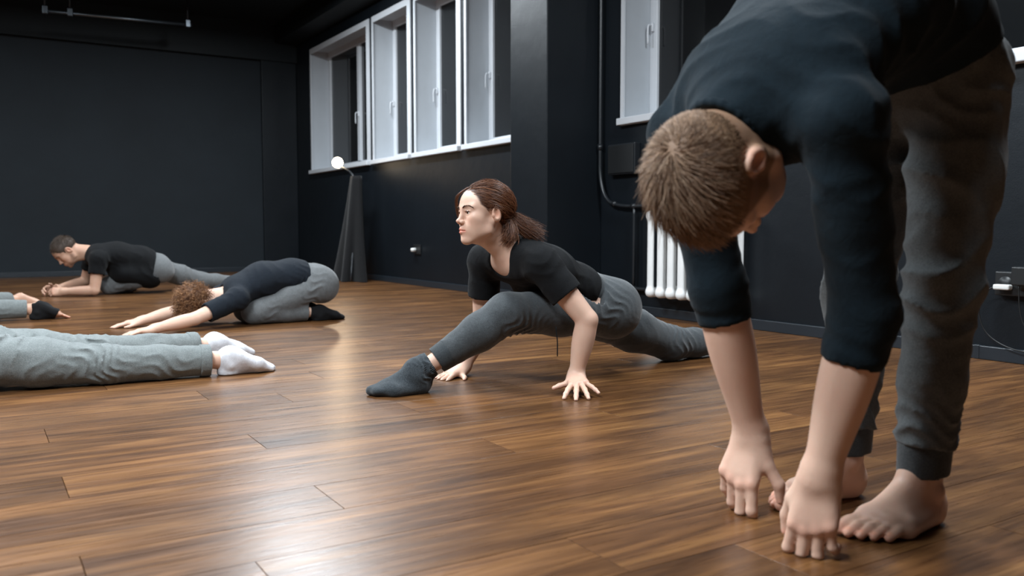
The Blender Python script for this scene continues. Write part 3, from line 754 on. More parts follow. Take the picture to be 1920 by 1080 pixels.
# ================================================================== the man bending forward in the foreground
def person_bending():
    root = empty('person', (1.6, 1.11, 0), 'person in navy sweatshirt and grey joggers bending forward, barefoot, fingertips near the floor', 'person')
    S = Sdf(); T = []
    ym = 1.11
    P0, P1, P2, P3, NB = V(1.70, ym, 0.90), V(1.57, ym, 1.00), V(1.40, ym, 0.985), V(1.25, ym, 0.865), V(1.140, ym, 0.768)
    hipL, hipR = V(1.70, 1.02, 0.89), V(1.71, 1.20, 0.89)
    knL, knR = V(1.640, 1.015, 0.47), V(1.662, 1.225, 0.46)
    anL, anR = V(1.592, 1.016, 0.10), V(1.612, 1.206, 0.10)
    shL, shR = V(1.215, 0.935, 0.765), V(1.205, 1.29, 0.775)
    elL = at_y(1621, 590, 0.95); wrL = at_y(1537, 893, 1.005)
    elR = at_y(1347, 540, 1.27); wrR = at_y(1408, 812, 1.255)
    # body under the clothes
    S.chain([P0, P1, P2, P3], [(0.155, 0.095), (0.140, 0.09), (0.155, 0.10), (0.165, 0.10)], k=0.05)
    S.seg(shL + V(0.045, 0.02, 0.045), shR + V(0.045, -0.02, 0.045), 0.045, k=0.04)
    for hp, kn, an in ((hipL, knL, anL), (hipR, knR, anR)): S.chain([hp, kn, lerp(kn, an, 0.35), an], [0.078, 0.053, 0.052, 0.034], k=0.03)
    for sh, el, wr in ((shL, elL, wrL), (shR, elR, wrR)): arm_skin(S, sh, el, wr, (0.052, 0.046, 0.049, 0.031))
    cu = ((38, 48, 25), (46, 52, 28), (52, 55, 30), (55, 55, 30))
    build_hand(S, wrL, V(-0.16, 0.03, -1), V(-0.92, -0.42, 0.05), V(-0.42, 0.9, 0), 1.06, ((14, 36, 22), (10, 40, 24), (14, 44, 26), (20, 48, 28)), (9, 2, -4, -9), ((0.86, 0.22, -0.30), (0.95, -0.05, -0.2)), T)
    build_hand(S, wrR, V(-0.40, -0.02, -1), V(-0.95, -0.22, 0.35), V(0.22, -0.95, 0), 1.14, ((16, 26, 16), (22, 28, 18), (30, 30, 18), (36, 34, 20)), (7, 2, -3, -8), ((0.70, 0.62, -0.42), (0.90, 0.10, -0.55)), T)
    build_foot(S, V(1.650, 1.016, 0.0), V(-1, 0.02, 0), V(0, 0, 1), V(0, 1, 0), 1.03, True, T)
    build_foot(S, V(1.665, 1.206, 0.0), V(-0.985, 0.14, 0), V(0, 0, 1), V(0, -1, 0), 1.03, True, T)
    H = Head(V(1.098, 1.095, 0.682), V(0.43, -0.06, -0.9), V(-0.9, -0.06, -0.43), 1.07)
    build_head(S, H, T, neck_to=NB + V(0.03, 0, 0.02), neck_r=0.061)
    S.floor(0.0)
    fine = ((V(1.05, 0.95, -0.01), V(1.45, 1.32, 0.20), 0.0028), (V(0.93, 1.0, 0.52), V(1.2, 1.2, 0.8), 0.0028))
    # hair: short on the sides and nape, longer on top
    def keep(f, l, u):
        edge_front = f - (0.070 + 0.35 * (u - 0.05)); low = -u - 0.082 + np.clip(f + 0.03, 0, 1) * 0.75
        ear = 0.024 - np.sqrt((f + 0.008) ** 2 + (u + 0.002) ** 2) + np.where(np.abs(l) < 0.055, -0.05, 0)
        return np.maximum(np.maximum(edge_front, low), ear)
    sdf_obj('body', S, M['skin_fair'], root, 0.004, (), T, scalp=(H, keep, (0.42, 0.38, 0.32))); add_eyes(root, H, M)
    def ln(p): return 0.007 + 0.040 * np.clip((p[2] - 0.035) / 0.06, 0, 1) * np.clip((p[0] + 0.13) / 0.10, 0.25, 1)
    short_hair(root, H, 9000, [(0.205, 0.118, 0.066), (0.265, 0.160, 0.095), (0.135, 0.072, 0.040), (0.36, 0.24, 0.155)], keep, ln, 0.0008, 3, (-0.075, 0.02, 0.09), 0.6, 0.003)
    # sweatshirt
    C = Sdf()
    C.chain([lerp(P0, P1, 0.35), P1, P2, P3], [(0.185, 0.125), (0.185, 0.125), (0.20, 0.13), (0.205, 0.122)], k=0.06)
    C.seg(P3, V(1.128, ym, 0.758), (0.155, 0.10), (0.082, 0.074), k=0.05)
    C.seg(P3 + V(0.03, 0, -0.05), V(1.215, 1.10, 0.742), (0.13, 0.07), (0.095, 0.052), k=0.05)
    for sh, el, wr, e2 in ((shL, elL, wrL, 0.30), (shR, elR, wrR, 0.22)):
        C.seg(P3 + (sh - P3) * 0.35, sh, 0.092, 0.072, k=0.05)
        C.chain([sh, lerp(sh, el, 0.5), el], [0.072, 0.060, 0.055], k=0.02)
        end = lerp(el, wr, e2); C.seg(el, lerp(el, wr, e2 + 0.1), 0.060, 0.053, k=0.02, wr=(0.0022, 3.2, 0.3, 0.25))
        C.cut(end, wr - el, 0.13); C.seg(end, end + (wr - el) * 0.2, 0.0475, 0.0475, k=0.004, op='s')
        C.folds(lerp(sh, el, 0.25), 0.13, sh - el + V(0.1, 0, 0.1), 0.075, 0.005, 0.3)
        C.folds(el, 0.09, wr - sh, 0.040, 0.004, 0.7, side=V(0.6, 0, 0.1))
    C.folds(shL + V(0.08, 0.05, 0.05), 0.16, V(0.6, -0.3, 0.75), 0.06, 0.006, 0.15)
    C.folds(shR + V(0.0, -0.08, 0.06), 0.12, V(0.5, 0.5, 0.6), 0.055, 0.006, 0.55)
    C.folds(P2 + V(0.05, -0.15, -0.02), 0.18, V(0.9, -0.1, 0.4), 0.085, 0.006, 0.8)
    NC = V(1.120, ym - 0.004, 0.752)
    hem_n = V(0.62, 0, -0.79); hem_c = V(1.622, ym, 0.908)
    C.cut(hem_c, hem_n, 0.32)
    nk = unit(NB - P3); C.cut(NC, V(-0.75, 0, -0.66), 0.115)
    C.seg(NC + V(0.07, 0, 0.062), NC + V(-0.08, 0, -0.07), 0.062, 0.062, k=0.006, op='s')
    sdf_obj('sweatshirt', C, M['navy'], root, 0.0055)
    # collar ring
    R = Sdf(); ax = unit(V(-0.75, 0, -0.66)); cc = NC + V(0.003, 0, 0.003); a = V(0, 1, 0); b = np.cross(ax, a)
    ring = [cc + (a * math.cos(i * math.pi / 12) + b * math.sin(i * math.pi / 12)) * 0.066 for i in range(25)]
    for i in range(24): R.seg(ring[i], ring[i + 1], 0.0085, k=0.004)
    sdf_obj('collar', R, M['navy'], root, 0.004)
    # joggers
    J = Sdf()
    J.seg(lerp(P0, P1, 0.75), P0 + V(-0.02, 0, 0), (0.165, 0.115), (0.172, 0.116), k=0.05)
    for hp, kn, an, sg, sd in ((hipL, knL, anL, 1, 0.1), (hipR, knR, anR, -1, 0.47)):
        th = lerp(hp, kn, 0.45); cf = lerp(kn, an, 0.86)
        J.seg(hp + V(-0.018, 0, 0), th, 0.092, 0.086, k=0.04); J.seg(th, kn, 0.089, 0.071, k=0.03)
        J.seg(kn, lerp(kn, an, 0.5), 0.071, 0.061, k=0.03); J.seg(lerp(kn, an, 0.5), cf, 0.061, 0.058, k=0.02)
        J.folds(kn + V(-0.02, 0, 0.0), 0.10, V(0.25, 0.1, 1), 0.07, 0.011, sd)
        J.folds(lerp(kn, an, 0.78), 0.075, V(0.15, -0.1, 1), 0.038, 0.011, sd + 0.3)
        J.folds(lerp(hp, kn, 0.5), 0.14, V(0.5, 0.1, 1), 0.10, 0.007, sd + 0.6)
        J.cut(cf + V(0, 0, 0.004), an - kn, 0.11)
    J.folds(P0 + V(-0.05, -0.12, -0.02), 0.10, V(0.7, 0, 0.5), 0.05, 0.006, 0.2)
    tr = sdf_obj('joggers', J, M['grey_warm'], root, 0.0055)
    for kn, an in ((knL, anL), (knR, anR)):
        K = Sdf(); a = lerp(kn, an, 0.80); b = lerp(kn, an, 0.995) + V(0.004, 0, 0)
        K.seg(a, b + (b - a) * 0.3, 0.052, 0.048, k=0.006); K.cut(b, V(0.12, 0, -1), 0.12); K.seg(lerp(a, b, 0.7), b + (b - a), 0.0435, k=0.003, op='s')
        sdf_obj('ankle_cuff', K, M['grey_dark'], tr, 0.004)
    return root
person_bending()
# ================================================================== the woman in a low lunge
def person_lunging():
    root = empty('person', (2.0, 2.78, 0), 'person with auburn ponytail in black t-shirt stretching in a low lunge, dark socks', 'person')
    S = Sdf(); T = []
    P0, P1, P2, P3, NB = V(2.175, 2.82, 0.285), V(2.02, 2.80, 0.358), V(1.865, 2.79, 0.425), V(1.762, 2.78, 0.468), V(1.705, 2.778, 0.512)
    hipL, hipR = V(2.15, 2.735, 0.262), V(2.20, 2.90, 0.225)
    knL, anL = at_y(951, 588, 2.70), V(1.375, 2.79, 0.092)
    knR, anR = V(2.62, 2.89, 0.078), V(3.00, 2.91, 0.055)
    shL, shR = V(1.750, 2.612, 0.458), V(1.705, 2.945, 0.462)
    elL, wrL = at_y(1101, 600, 2.50), at_y(1080, 704, 2.52)
    elR, wrR = at_y(905, 612, 3.02), at_y(868, 690, 3.03)
    S.chain([P0, P1, P2, P3], [(0.145, 0.085), (0.112, 0.078), (0.130, 0.085), (0.135, 0.075)], k=0.05)
    S.seg(shL, shR, 0.045, k=0.05)
    S.seg(P3, NB, 0.07, 0.055, k=0.04)
    for hp, kn, an in ((hipL, knL, anL), (hipR, knR, anR)): S.chain([hp, kn, lerp(kn, an, 0.35), an], [0.072, 0.048, 0.046, 0.031], k=0.03)
    for sh, el, wr in ((shL, elL, wrL), (shR, elR, wrR)): arm_skin(S, sh, el, wr, (0.046, 0.0385, 0.041, 0.026))
    build_hand(S, wrL, V(-0.47, -0.86, -0.22), V(-0.10, -0.2, 1), V(-0.86, 0.5, 0), 0.90, ((6, 10, 6), (5, 8, 5), (5, 8, 5), (4, 8, 5)), (24, 8, -9, -32), ((0.42, 0.88, -0.10), (0.62, 0.76, -0.02)), T)
    build_hand(S, wrR, V(-0.95, -0.3, -0.2), V(-0.1, 0, 1), V(-0.3, -0.95, 0), 0.88, ((6, 10, 6),) * 4, (14, 5, -5, -14), ((0.5, 0.8, -0.1), (0.7, 0.6, 0)), T)
    H = Head(V(1.603, 2.775, 0.640), V(-1, 0.02, 0.03), V(-0.04, 0.05, 1), 0.95)
    build_head(S, H, T, female=True, neck_to=NB, neck_r=0.047)
    S.floor(0.0)
    fine = ((V(1.46, 2.69, 0.50), V(1.73, 2.86, 0.78), 0.0024), (V(1.70, 2.33, -0.01), V(1.92, 2.6, 0.10), 0.0028))
    add_eyes(root, H, M); add_brows(root, H, M['brow'], 1.1)
    for s in (1, -1):
        lash = MB().tube(smooth_path([H.P(0.0895, s * 0.0190, 0.0025), H.P(0.0930, s * 0.031, 0.0068), H.P(0.0850, s * 0.0460, 0.0025)], 5), 0.0012, 5); lash.build('eyelashes', M['pupil'], root)
    # hair swept back into a low ponytail
    def keep(f, l, u):
        al = np.abs(l)
        front = f - (0.073 + 0.30 * (u - 0.076) - 0.10 * al) + np.where(u < 0.03, (0.03 - u) * 1.1, 0)
        low = -u - 0.050 + np.clip(f + 0.03, 0, 1) * 0.9
        ear = 0.031 - np.sqrt((f + 0.010) ** 2 + (u + 0.004) ** 2) + np.where(al < 0.05, -0.05, 0)
        return np.maximum(np.maximum(front, low), ear)
    sdf_obj('body', S, M['skin_fair'], root, 0.005, fine, T, scalp=(H, keep, (0.10, 0.07, 0.06)))
    cols = [(0.105, 0.037, 0.0165), (0.150, 0.054, 0.022), (0.072, 0.025, 0.012), (0.21, 0.082, 0.033)]
    st = Strands(); rng = np.random.default_rng(11)
    c0, r0 = V(-0.014, 0, 0.030), V(0.098, 0.075, 0.088)
    G = V(-0.104, 0.030, 0.000); g = unit((G - c0) / r0)
    tail = [at_y(953, 402, 2.745), at_y(968, 412, 2.735), at_y(984, 425, 2.72), at_y(1000, 436, 2.705), at_y(1011, 441, 2.70)]
    tail2 = [at_y(952, 404, 2.74), at_y(955, 424, 2.725), at_y(955, 442, 2.715), at_y(946, 455, 2.71)]
    for i, (p, nn) in enumerate(scalp_points(H, 5000, keep, rng)):
        a = unit((p - c0) / r0); om = math.acos(max(-1, min(1, a @ g))); pts = []
        bulge = rng.uniform(0.005, 0.0125); wob = rng.normal(size=3) * 0.0035
        for t in np.linspace(0, 1, 8):
            w = (math.sin((1 - t) * om) * a + math.sin(t * om) * g) / max(1e-3, math.sin(om)) if om > 0.05 else a
            droop = V(0, 0, -0.028) * math.sin(math.pi * t) * (1 if abs(p[1]) > 0.02 else 0.3)   # sides hang over the ears
            L = (p - c0 - a * r0) * (1 - t) ** 2 + c0 + unit(w) * (r0 + bulge * (0.5 + 0.9 * math.sin(math.pi * min(1, t * 1.1)))) + wob * math.sin(math.pi * t) + droop * 0.0
            de = math.hypot(L[0] + 0.010, L[2] + 0.004)
            if abs(L[1]) > 0.05 and de < 0.036 and t < 0.9: L = V(-0.010 + (L[0] + 0.010) * 0.036 / de, L[1], -0.004 + abs(L[2] + 0.004) * 0.036 / de)
            pts.append(H.P(*L))
        second = rng.random() < 0.3; tl = tail2 if second else tail
        stop = rng.uniform(0.55, 1.0); off = rng.normal(size=3) * (0.0065 if not second else 0.006); ph = rng.uniform(0, 6.28)
        tp = smooth_path(tl, 3); tp = tp[:max(3, int(len(tp) * stop))]
        for k, e in enumerate(tp):
            w = min(1, k / 4 + 0.25); sp = 1 + 1.4 * k / len(tp)
            pts.append(e + off * w * sp + V(0.3, 0.6, 0.7) * 0.0045 * math.sin(k * 0.75 + ph * 0.35))
        st.add(pts, 0.00072, np.array(cols[rng.integers(4)]) * rng.uniform(0.7, 1.3), 0.5)
    for i in range(60):   # loose lock on the far side of the forehead
        o = rng.normal(size=3) * 0.003
        pts = smooth_path([H.P(0.055 + o[0], -0.022 + o[1], 0.103), H.P(0.088 + o[0], -0.052 + o[1], 0.070), H.P(0.084 + o[0], -0.067 + o[1], 0.030), H.P(0.072 + o[0] * 2, -0.066 + o[1], -0.010 + o[2] * 3)], 4)
        st.add(pts, 0.0008, np.array(cols[rng.integers(3)]), 0.4)
    st.build('hair', M['hair'], root)
    mb = MB(); a = tail[0] + V(0.0, -0.012, 0.0); mb.tube([a + V(0, -0.008, 0.004), a + V(0.004, -0.008, -0.004)], 0.0024, 8); mb.build('hair_clip', simple('silver_clip', (0.7, 0.7, 0.7), 0.2, 1.0), root, True)
    # t-shirt
    C = Sdf()
    C.chain([lerp(P0, P1, 0.7), P1, P2, P3], [(0.134, 0.090), (0.132, 0.088), (0.152, 0.096), (0.158, 0.090)], k=0.05)
    C.seg(P3, NB + V(0.02, 0, -0.01), (0.12, 0.075), (0.068, 0.055), k=0.04)
    C.seg(P2 + V(-0.03, 0, -0.07), P1 + V(-0.12, -0.02, -0.13), (0.105, 0.05), (0.11, 0.04), k=0.05)   # loose front hanging to the thigh
    for sh, el, e in ((shL, elL, 0.56), (shR, elR, 0.52)):
        C.seg(P3 + (sh - P3) * 0.4, sh, 0.068, 0.064, k=0.04); C.seg(sh, lerp(sh, el, e + 0.1), 0.063, 0.064, k=0.03)
        en = lerp(sh, el, e); C.cut(en, el - sh, 0.085); C.seg(en, lerp(sh, el, 1.1), 0.056, 0.056, k=0.003, op='s')
        C.folds(lerp(sh, el, 0.1), 0.08, sh - el + V(0.05, 0, 0.05), 0.055, 0.004, 0.4)
    C.folds(P2 + V(0.02, -0.1, -0.02), 0.12, V(0.8, 0.1, 0.6), 0.06, 0.0045, 0.25)
    C.folds(P1 + V(-0.05, -0.06, -0.05), 0.10, V(0.9, 0.1, -0.2), 0.05, 0.0045, 0.65)
    C.cut(V(2.062, 2.80, 0.35), V(0.9, 0, -0.35), 0.20)
    C.seg(V(2.02, 2.80, 0.375), V(2.12, 2.80, 0.33), (0.122, 0.080), (0.122, 0.080), k=0.004, op='s')
    C.seg(NB + V(0.0, 0, 0.03), NB + V(-0.055, 0, -0.055), 0.056, 0.062, k=0.008, op='s')
    sdf_obj('t_shirt', C, M['black'], root, 0.0048)
    # joggers
    J = Sdf()
    J.seg(lerp(P0, P1, 0.72), P0, (0.126, 0.088), (0.168, 0.118), k=0.05)
    J.ell(hipL + V(0.03, -0.012, 0.0), (0.108, 0.092, 0.112), k=0.05); J.ell(hipR + V(0.05, 0.0, 0.02), (0.10, 0.09, 0.10), k=0.05)
    J.chain([hipL, lerp(hipL, knL, 0.5), knL], [0.102, 0.088, 0.074], k=0.04)
    J.chain([knL, lerp(knL, anL, 0.35), lerp(knL, anL, 0.88)], [0.074, 0.066, 0.050], k=0.03)
    J.chain([hipR, lerp(hipR, knR, 0.5), knR], [0.098, 0.088, 0.076], k=0.05)
    J.chain([knR, lerp(knR, anR, 0.4), anR], [0.074, 0.064, 0.050], k=0.03)
    J.folds(lerp(hipL, knL, 0.12) + V(0, -0.06, 0.03), 0.085, V(0.75, 0, 0.65), 0.034, 0.0055, 0.2)
    J.folds(knL + V(0.03, -0.03, -0.05), 0.075, V(0.8, 0, -0.5), 0.032, 0.0065, 0.5)
    J.folds(knR + V(0.03, -0.03, 0.03), 0.085, V(1, 0, -0.15), 0.036, 0.0065, 0.1)
    J.folds(lerp(knL, anL, 0.7), 0.06, knL - anL, 0.045, 0.003, 0.3)
    J.folds(lerp(hipR, knR, 0.4), 0.10, V(0.9, 0, -0.3), 0.06, 0.004, 0.7)
    J.cut(lerp(knL, anL, 0.75), anL - knL, 0.12); J.cut(lerp(P0, P1, 0.74), P1 - P0, 0.17); J.floor(0.002)
    tr = sdf_obj('joggers', J, M['grey_dark'], root, 0.0048)
    K = Sdf(); a, b = lerp(knL, anL, 0.70), lerp(knL, anL, 0.885)
    K.seg(a, b + (b - a) * 0.4, 0.0545, 0.0475, k=0.006); K.cut(b, anL - knL, 0.1); K.seg(lerp(a, b, 0.6), b + (b - a), 0.041, k=0.003, op='s'); K.cut(lerp(knL, anL, 0.72), knL - anL, 0.09)
    sdf_obj('ankle_cuff', K, M['rib_dark'], tr, 0.004)
    K = Sdf(); K.seg(lerp(P0, P1, 0.56), lerp(P0, P1, 0.86), (0.137, 0.098), (0.130, 0.092), k=0.006); K.cut(lerp(P0, P1, 0.86), P1 - P0, 0.2); K.cut(lerp(P0, P1, 0.56), P0 - P1, 0.2)
    K.seg(lerp(P0, P1, 0.76), lerp(P0, P1, 1.1), (0.122, 0.084), (0.122, 0.084), k=0.003, op='s')
    sdf_obj('waistband', K, M['grey_dark'], tr, 0.005)
    mb = MB(); mb.tube(smooth_path([at_y(1042, 612, 2.62), at_y(1045, 640, 2.615), at_y(1045, 668, 2.61)], 4), 0.0022, 6); mb.build('drawstring', M['black'], tr, True)
    # socks
    K = Sdf(); f = V(-0.99, 0.13, 0)
    build_foot(K, V(1.385, 2.792, 0.003), f, V(0, 0, 1), V(0, 1, 0), 0.90, False, None, fat=0.005)
    K.chain([V(1.335, 2.797, 0.06), V(1.372, 2.792, 0.093), V(1.412, 2.783, 0.122)], [0.046, 0.043, 0.041], k=0.02)
    K.folds(V(1.372, 2.775, 0.085), 0.045, V(1, 0, 0.62), 0.020, 0.0085, 0.15)
    K.cut(lerp(knL, anL, 0.945), knL - anL, 0.09); e = lerp(knL, anL, 0.94); K.seg(e, lerp(knL, anL, 0.8), 0.036, k=0.003, op='s'); K.floor(0.001)
    sk = sdf_obj('sock', K, M['sock_dark'], root, 0.0038)
    mb = MB(); a = lerp(knL, anL, 0.955); ax = unit(anL - knL); b1 = unit(np.cross(ax, V(0, 1, 0))); b2 = np.cross(ax, b1)
    for i in range(44):                          # ribbed top of the sock
        th = i * 2 * math.pi / 44; o = (b1 * math.cos(th) + b2 * math.sin(th)) * 0.0425; mb.tube([a + o, a + ax * 0.032 + o * 1.06], 0.0024, 5)
    mb.build('ribbed_cuff', M['sock_dark'], sk, True)
    K = Sdf(); build_foot(K, V(2.985, 2.912, 0.098), V(0.90, 0.05, -0.42), V(-0.42, 0, -0.90), V(0, -1, 0), 0.86, False, None, fat=0.004)
    K.seg(V(2.93, 2.91, 0.065), V(3.01, 2.91, 0.06), 0.038, 0.038, k=0.02); K.floor(0.001)
    sdf_obj('sock', K, M['sock_dark'], root, 0.0045)
    return root
person_lunging()
# ================================================================== the curly-haired person folded in a kneeling stretch
def person_kneeling():
    root = empty('person', (1.6, 5.42, 0), 'person with curly ginger hair folded over bent knees, arms stretched forward on the floor', 'person')
    S = Sdf(); T = []; ym = 5.42
    P0, P1, P2, P3, NB = V(1.85, ym, 0.255), V(1.72, ym, 0.285), V(1.54, ym, 0.262), V(1.385, ym, 0.205), V(1.30, ym, 0.175)
    hipL, hipR = V(1.86, ym - 0.09, 0.225), V(1.86, ym + 0.09, 0.225)
    knL, knR = V(1.455, ym - 0.085, 0.075), V(1.455, ym + 0.10, 0.075)
    anL, anR = V(1.855, ym - 0.09, 0.055), V(1.855, ym + 0.09, 0.055)
    shL, shR = V(1.335, ym - 0.17, 0.165), V(1.335, ym + 0.17, 0.165)
    elL, elR = V(1.07, 5.165, 0.070), V(1.06, 5.60, 0.08)
    wrL, wrR = V(0.845, 5.10, 0.034), V(0.845, 5.56, 0.036)
    S.chain([P0, P1, P2, P3], [(0.14, 0.08), (0.12, 0.075), (0.13, 0.08), (0.135, 0.075)], k=0.05)
    S.seg(shL, shR, 0.045, k=0.05)
    for hp, kn, an in ((hipL, knL, anL), (hipR, knR, anR)): S.chain([hp, kn], [0.07, 0.05], k=0.03); S.chain([kn, an], [0.045, 0.032], k=0.02)
    for sh, el, wr in ((shL, elL, wrL), (shR, elR, wrR)): arm_skin(S, sh, el, wr, (0.045, 0.038, 0.040, 0.026))
    build_hand(S, wrL, V(-1, 0.0, -0.12), V(-0.1, 0, 1), V(0, 1, 0), 0.93, ((6, 8, 5),) * 4, (6, 2, -2, -6), ((0.8, 0.5, -0.1), (0.95, 0.2, 0)), T)
    build_hand(S, wrR, V(-1, 0.0, -0.12), V(-0.1, 0, 1), V(0, -1, 0), 0.93, ((6, 8, 5),) * 4, (6, 2, -2, -6), ((0.8, 0.5, -0.1), (0.95, 0.2, 0)), T)
    H = Head(V(1.150, ym, 0.135), V(0.10, 0, -1), V(-1, 0, -0.1), 0.96)
    build_head(S, H, T, neck_to=NB, neck_r=0.05, detail=False)
    S.floor(0.0)
    sdf_obj('body', S, M['skin_fair'], root, 0.006, (), T)
    # curls
    st = Strands(); rng = np.random.default_rng(4)
    def keep(f, l, u):
        return np.maximum(f - (0.058 + 0.35 * (u - 0.05)), -u - 0.045 + np.clip(f + 0.02, 0, 1) * 0.8)
    cols = [(0.20, 0.085, 0.032), (0.27, 0.12, 0.046), (0.115, 0.048, 0.020), (0.36, 0.18, 0.08)]
    v, q = shell_cap(H, keep, 0.012, 0.006)
    st.V.append(v); st.Q.append(q); st.C.append(np.tile(np.array(cols[2], np.float32), (len(v), 1))); st.n += len(v)
    for p, nn in scalp_points(H, 1500, keep, rng):
        p0 = H.P(*p); n0 = unit(H.f * nn[0] + H.l * nn[1] + H.u * nn[2]); d = unit(n0 + V(0, 0, -0.25) + rng.normal(size=3) * 0.35)
        a = unit(np.cross(d, V(0.2, 0.5, 0.8))); b = np.cross(d, a); L = rng.uniform(0.032, 0.066); R = rng.uniform(0.004, 0.009); tw = rng.uniform(1.5, 2.8); ph = rng.uniform(0, 6.28)
        pts = []
        for t in np.linspace(0, 1, 14):
            th = ph + t * tw * 6.28; e = p0 + d * (L * t) + (a * math.cos(th) + b * math.sin(th)) * R * min(1, t * 3) + V(0, 0, -0.012) * t * t
            e[2] = max(e[2], 0.004); pts.append(e)
        st.add(pts, 0.0013, np.array(cols[rng.integers(4)]) * rng.uniform(0.7, 1.2), 0.5)
    st.build('hair', M['hair_soft'], root)
    C = Sdf()
    C.chain([lerp(P0, P1, 0.3), P1, P2, P3], [(0.150, 0.112), (0.148, 0.100), (0.160, 0.108), (0.162, 0.098)], k=0.06)
    C.seg(P3, NB + V(0.03, 0, 0.0), (0.12, 0.075), (0.07, 0.06), k=0.04)
    for sh, el in ((shL, elL), (shR, elR)):
        C.seg(P3 + (sh - P3) * 0.4, sh, 0.07, 0.066, k=0.05); C.seg(sh, lerp(sh, el, 0.95), 0.065, 0.056, k=0.03); en = lerp(sh, el, 0.72)
        C.cut(en, el - sh, 0.16); C.seg(en, el, 0.048, k=0.003, op='s'); C.folds(lerp(sh, el, 0.15), 0.09, sh - el + V(0, 0, 0.1), 0.05, 0.004, 0.3)
    C.folds(lerp(P0, P1, 0.6) + V(0, -0.1, 0), 0.09, V(1, 0, 0.3), 0.035, 0.005, 0.4); C.folds(P2 + V(0, -0.08, -0.03), 0.13, V(0.8, 0, 0.6), 0.07, 0.005, 0.1)
    C.cut(V(1.80, ym, 0.30), V(0.97, 0, -0.1), 0.2); C.seg(NB + V(0.02, 0, 0.01), NB + V(-0.09, 0, -0.02), 0.06, k=0.006, op='s')
    C.floor(0.002)
    sdf_obj('t_shirt', C, M['dark_navy'], root, 0.006)
    J = Sdf()
    J.seg(lerp(P0, P1, 0.6), P0, (0.140, 0.096), (0.165, 0.112), k=0.05)
    for hp, kn, an, sd in ((hipL, knL, anL, 0.2), (hipR, knR, anR, 0.6)):
        J.ell(hp + V(0.025, 0, 0.0), (0.112, 0.10, 0.115), k=0.05)
        J.chain([hp, lerp(hp, kn, 0.5), kn], [0.098, 0.085, 0.075], k=0.03); J.chain([kn, lerp(kn, an, 0.5), lerp(kn, an, 0.92)], [0.070, 0.062, 0.050], k=0.02)
        J.cut(lerp(kn, an, 0.83), an - kn, 0.08); J.folds(hp + V(-0.06, -0.05, 0.0), 0.10, V(0.5, 0, 1), 0.045, 0.0065, sd); J.folds(kn + V(0.08, -0.04, 0.0), 0.08, V(0.4, 0, 1), 0.04, 0.004, sd)
    J.floor(0.002)
    sdf_obj('trousers', J, M['grey_mid'], root, 0.006)
    for an, s in ((anL, -1), (anR, 1)):
        K = Sdf(); build_foot(K, an + V(-0.01, 0, 0.050), V(0.92, 0, -0.40), V(-0.40, 0, -0.92), V(0, -s, 0), 0.88, False, None, fat=0.004); K.seg(an + V(-0.03, 0, 0), an + V(0.02, 0, 0), 0.040, k=0.02); K.floor(0.001)
        sdf_obj('sock', K, M['sock_black'], root, 0.006)
person_kneeling()

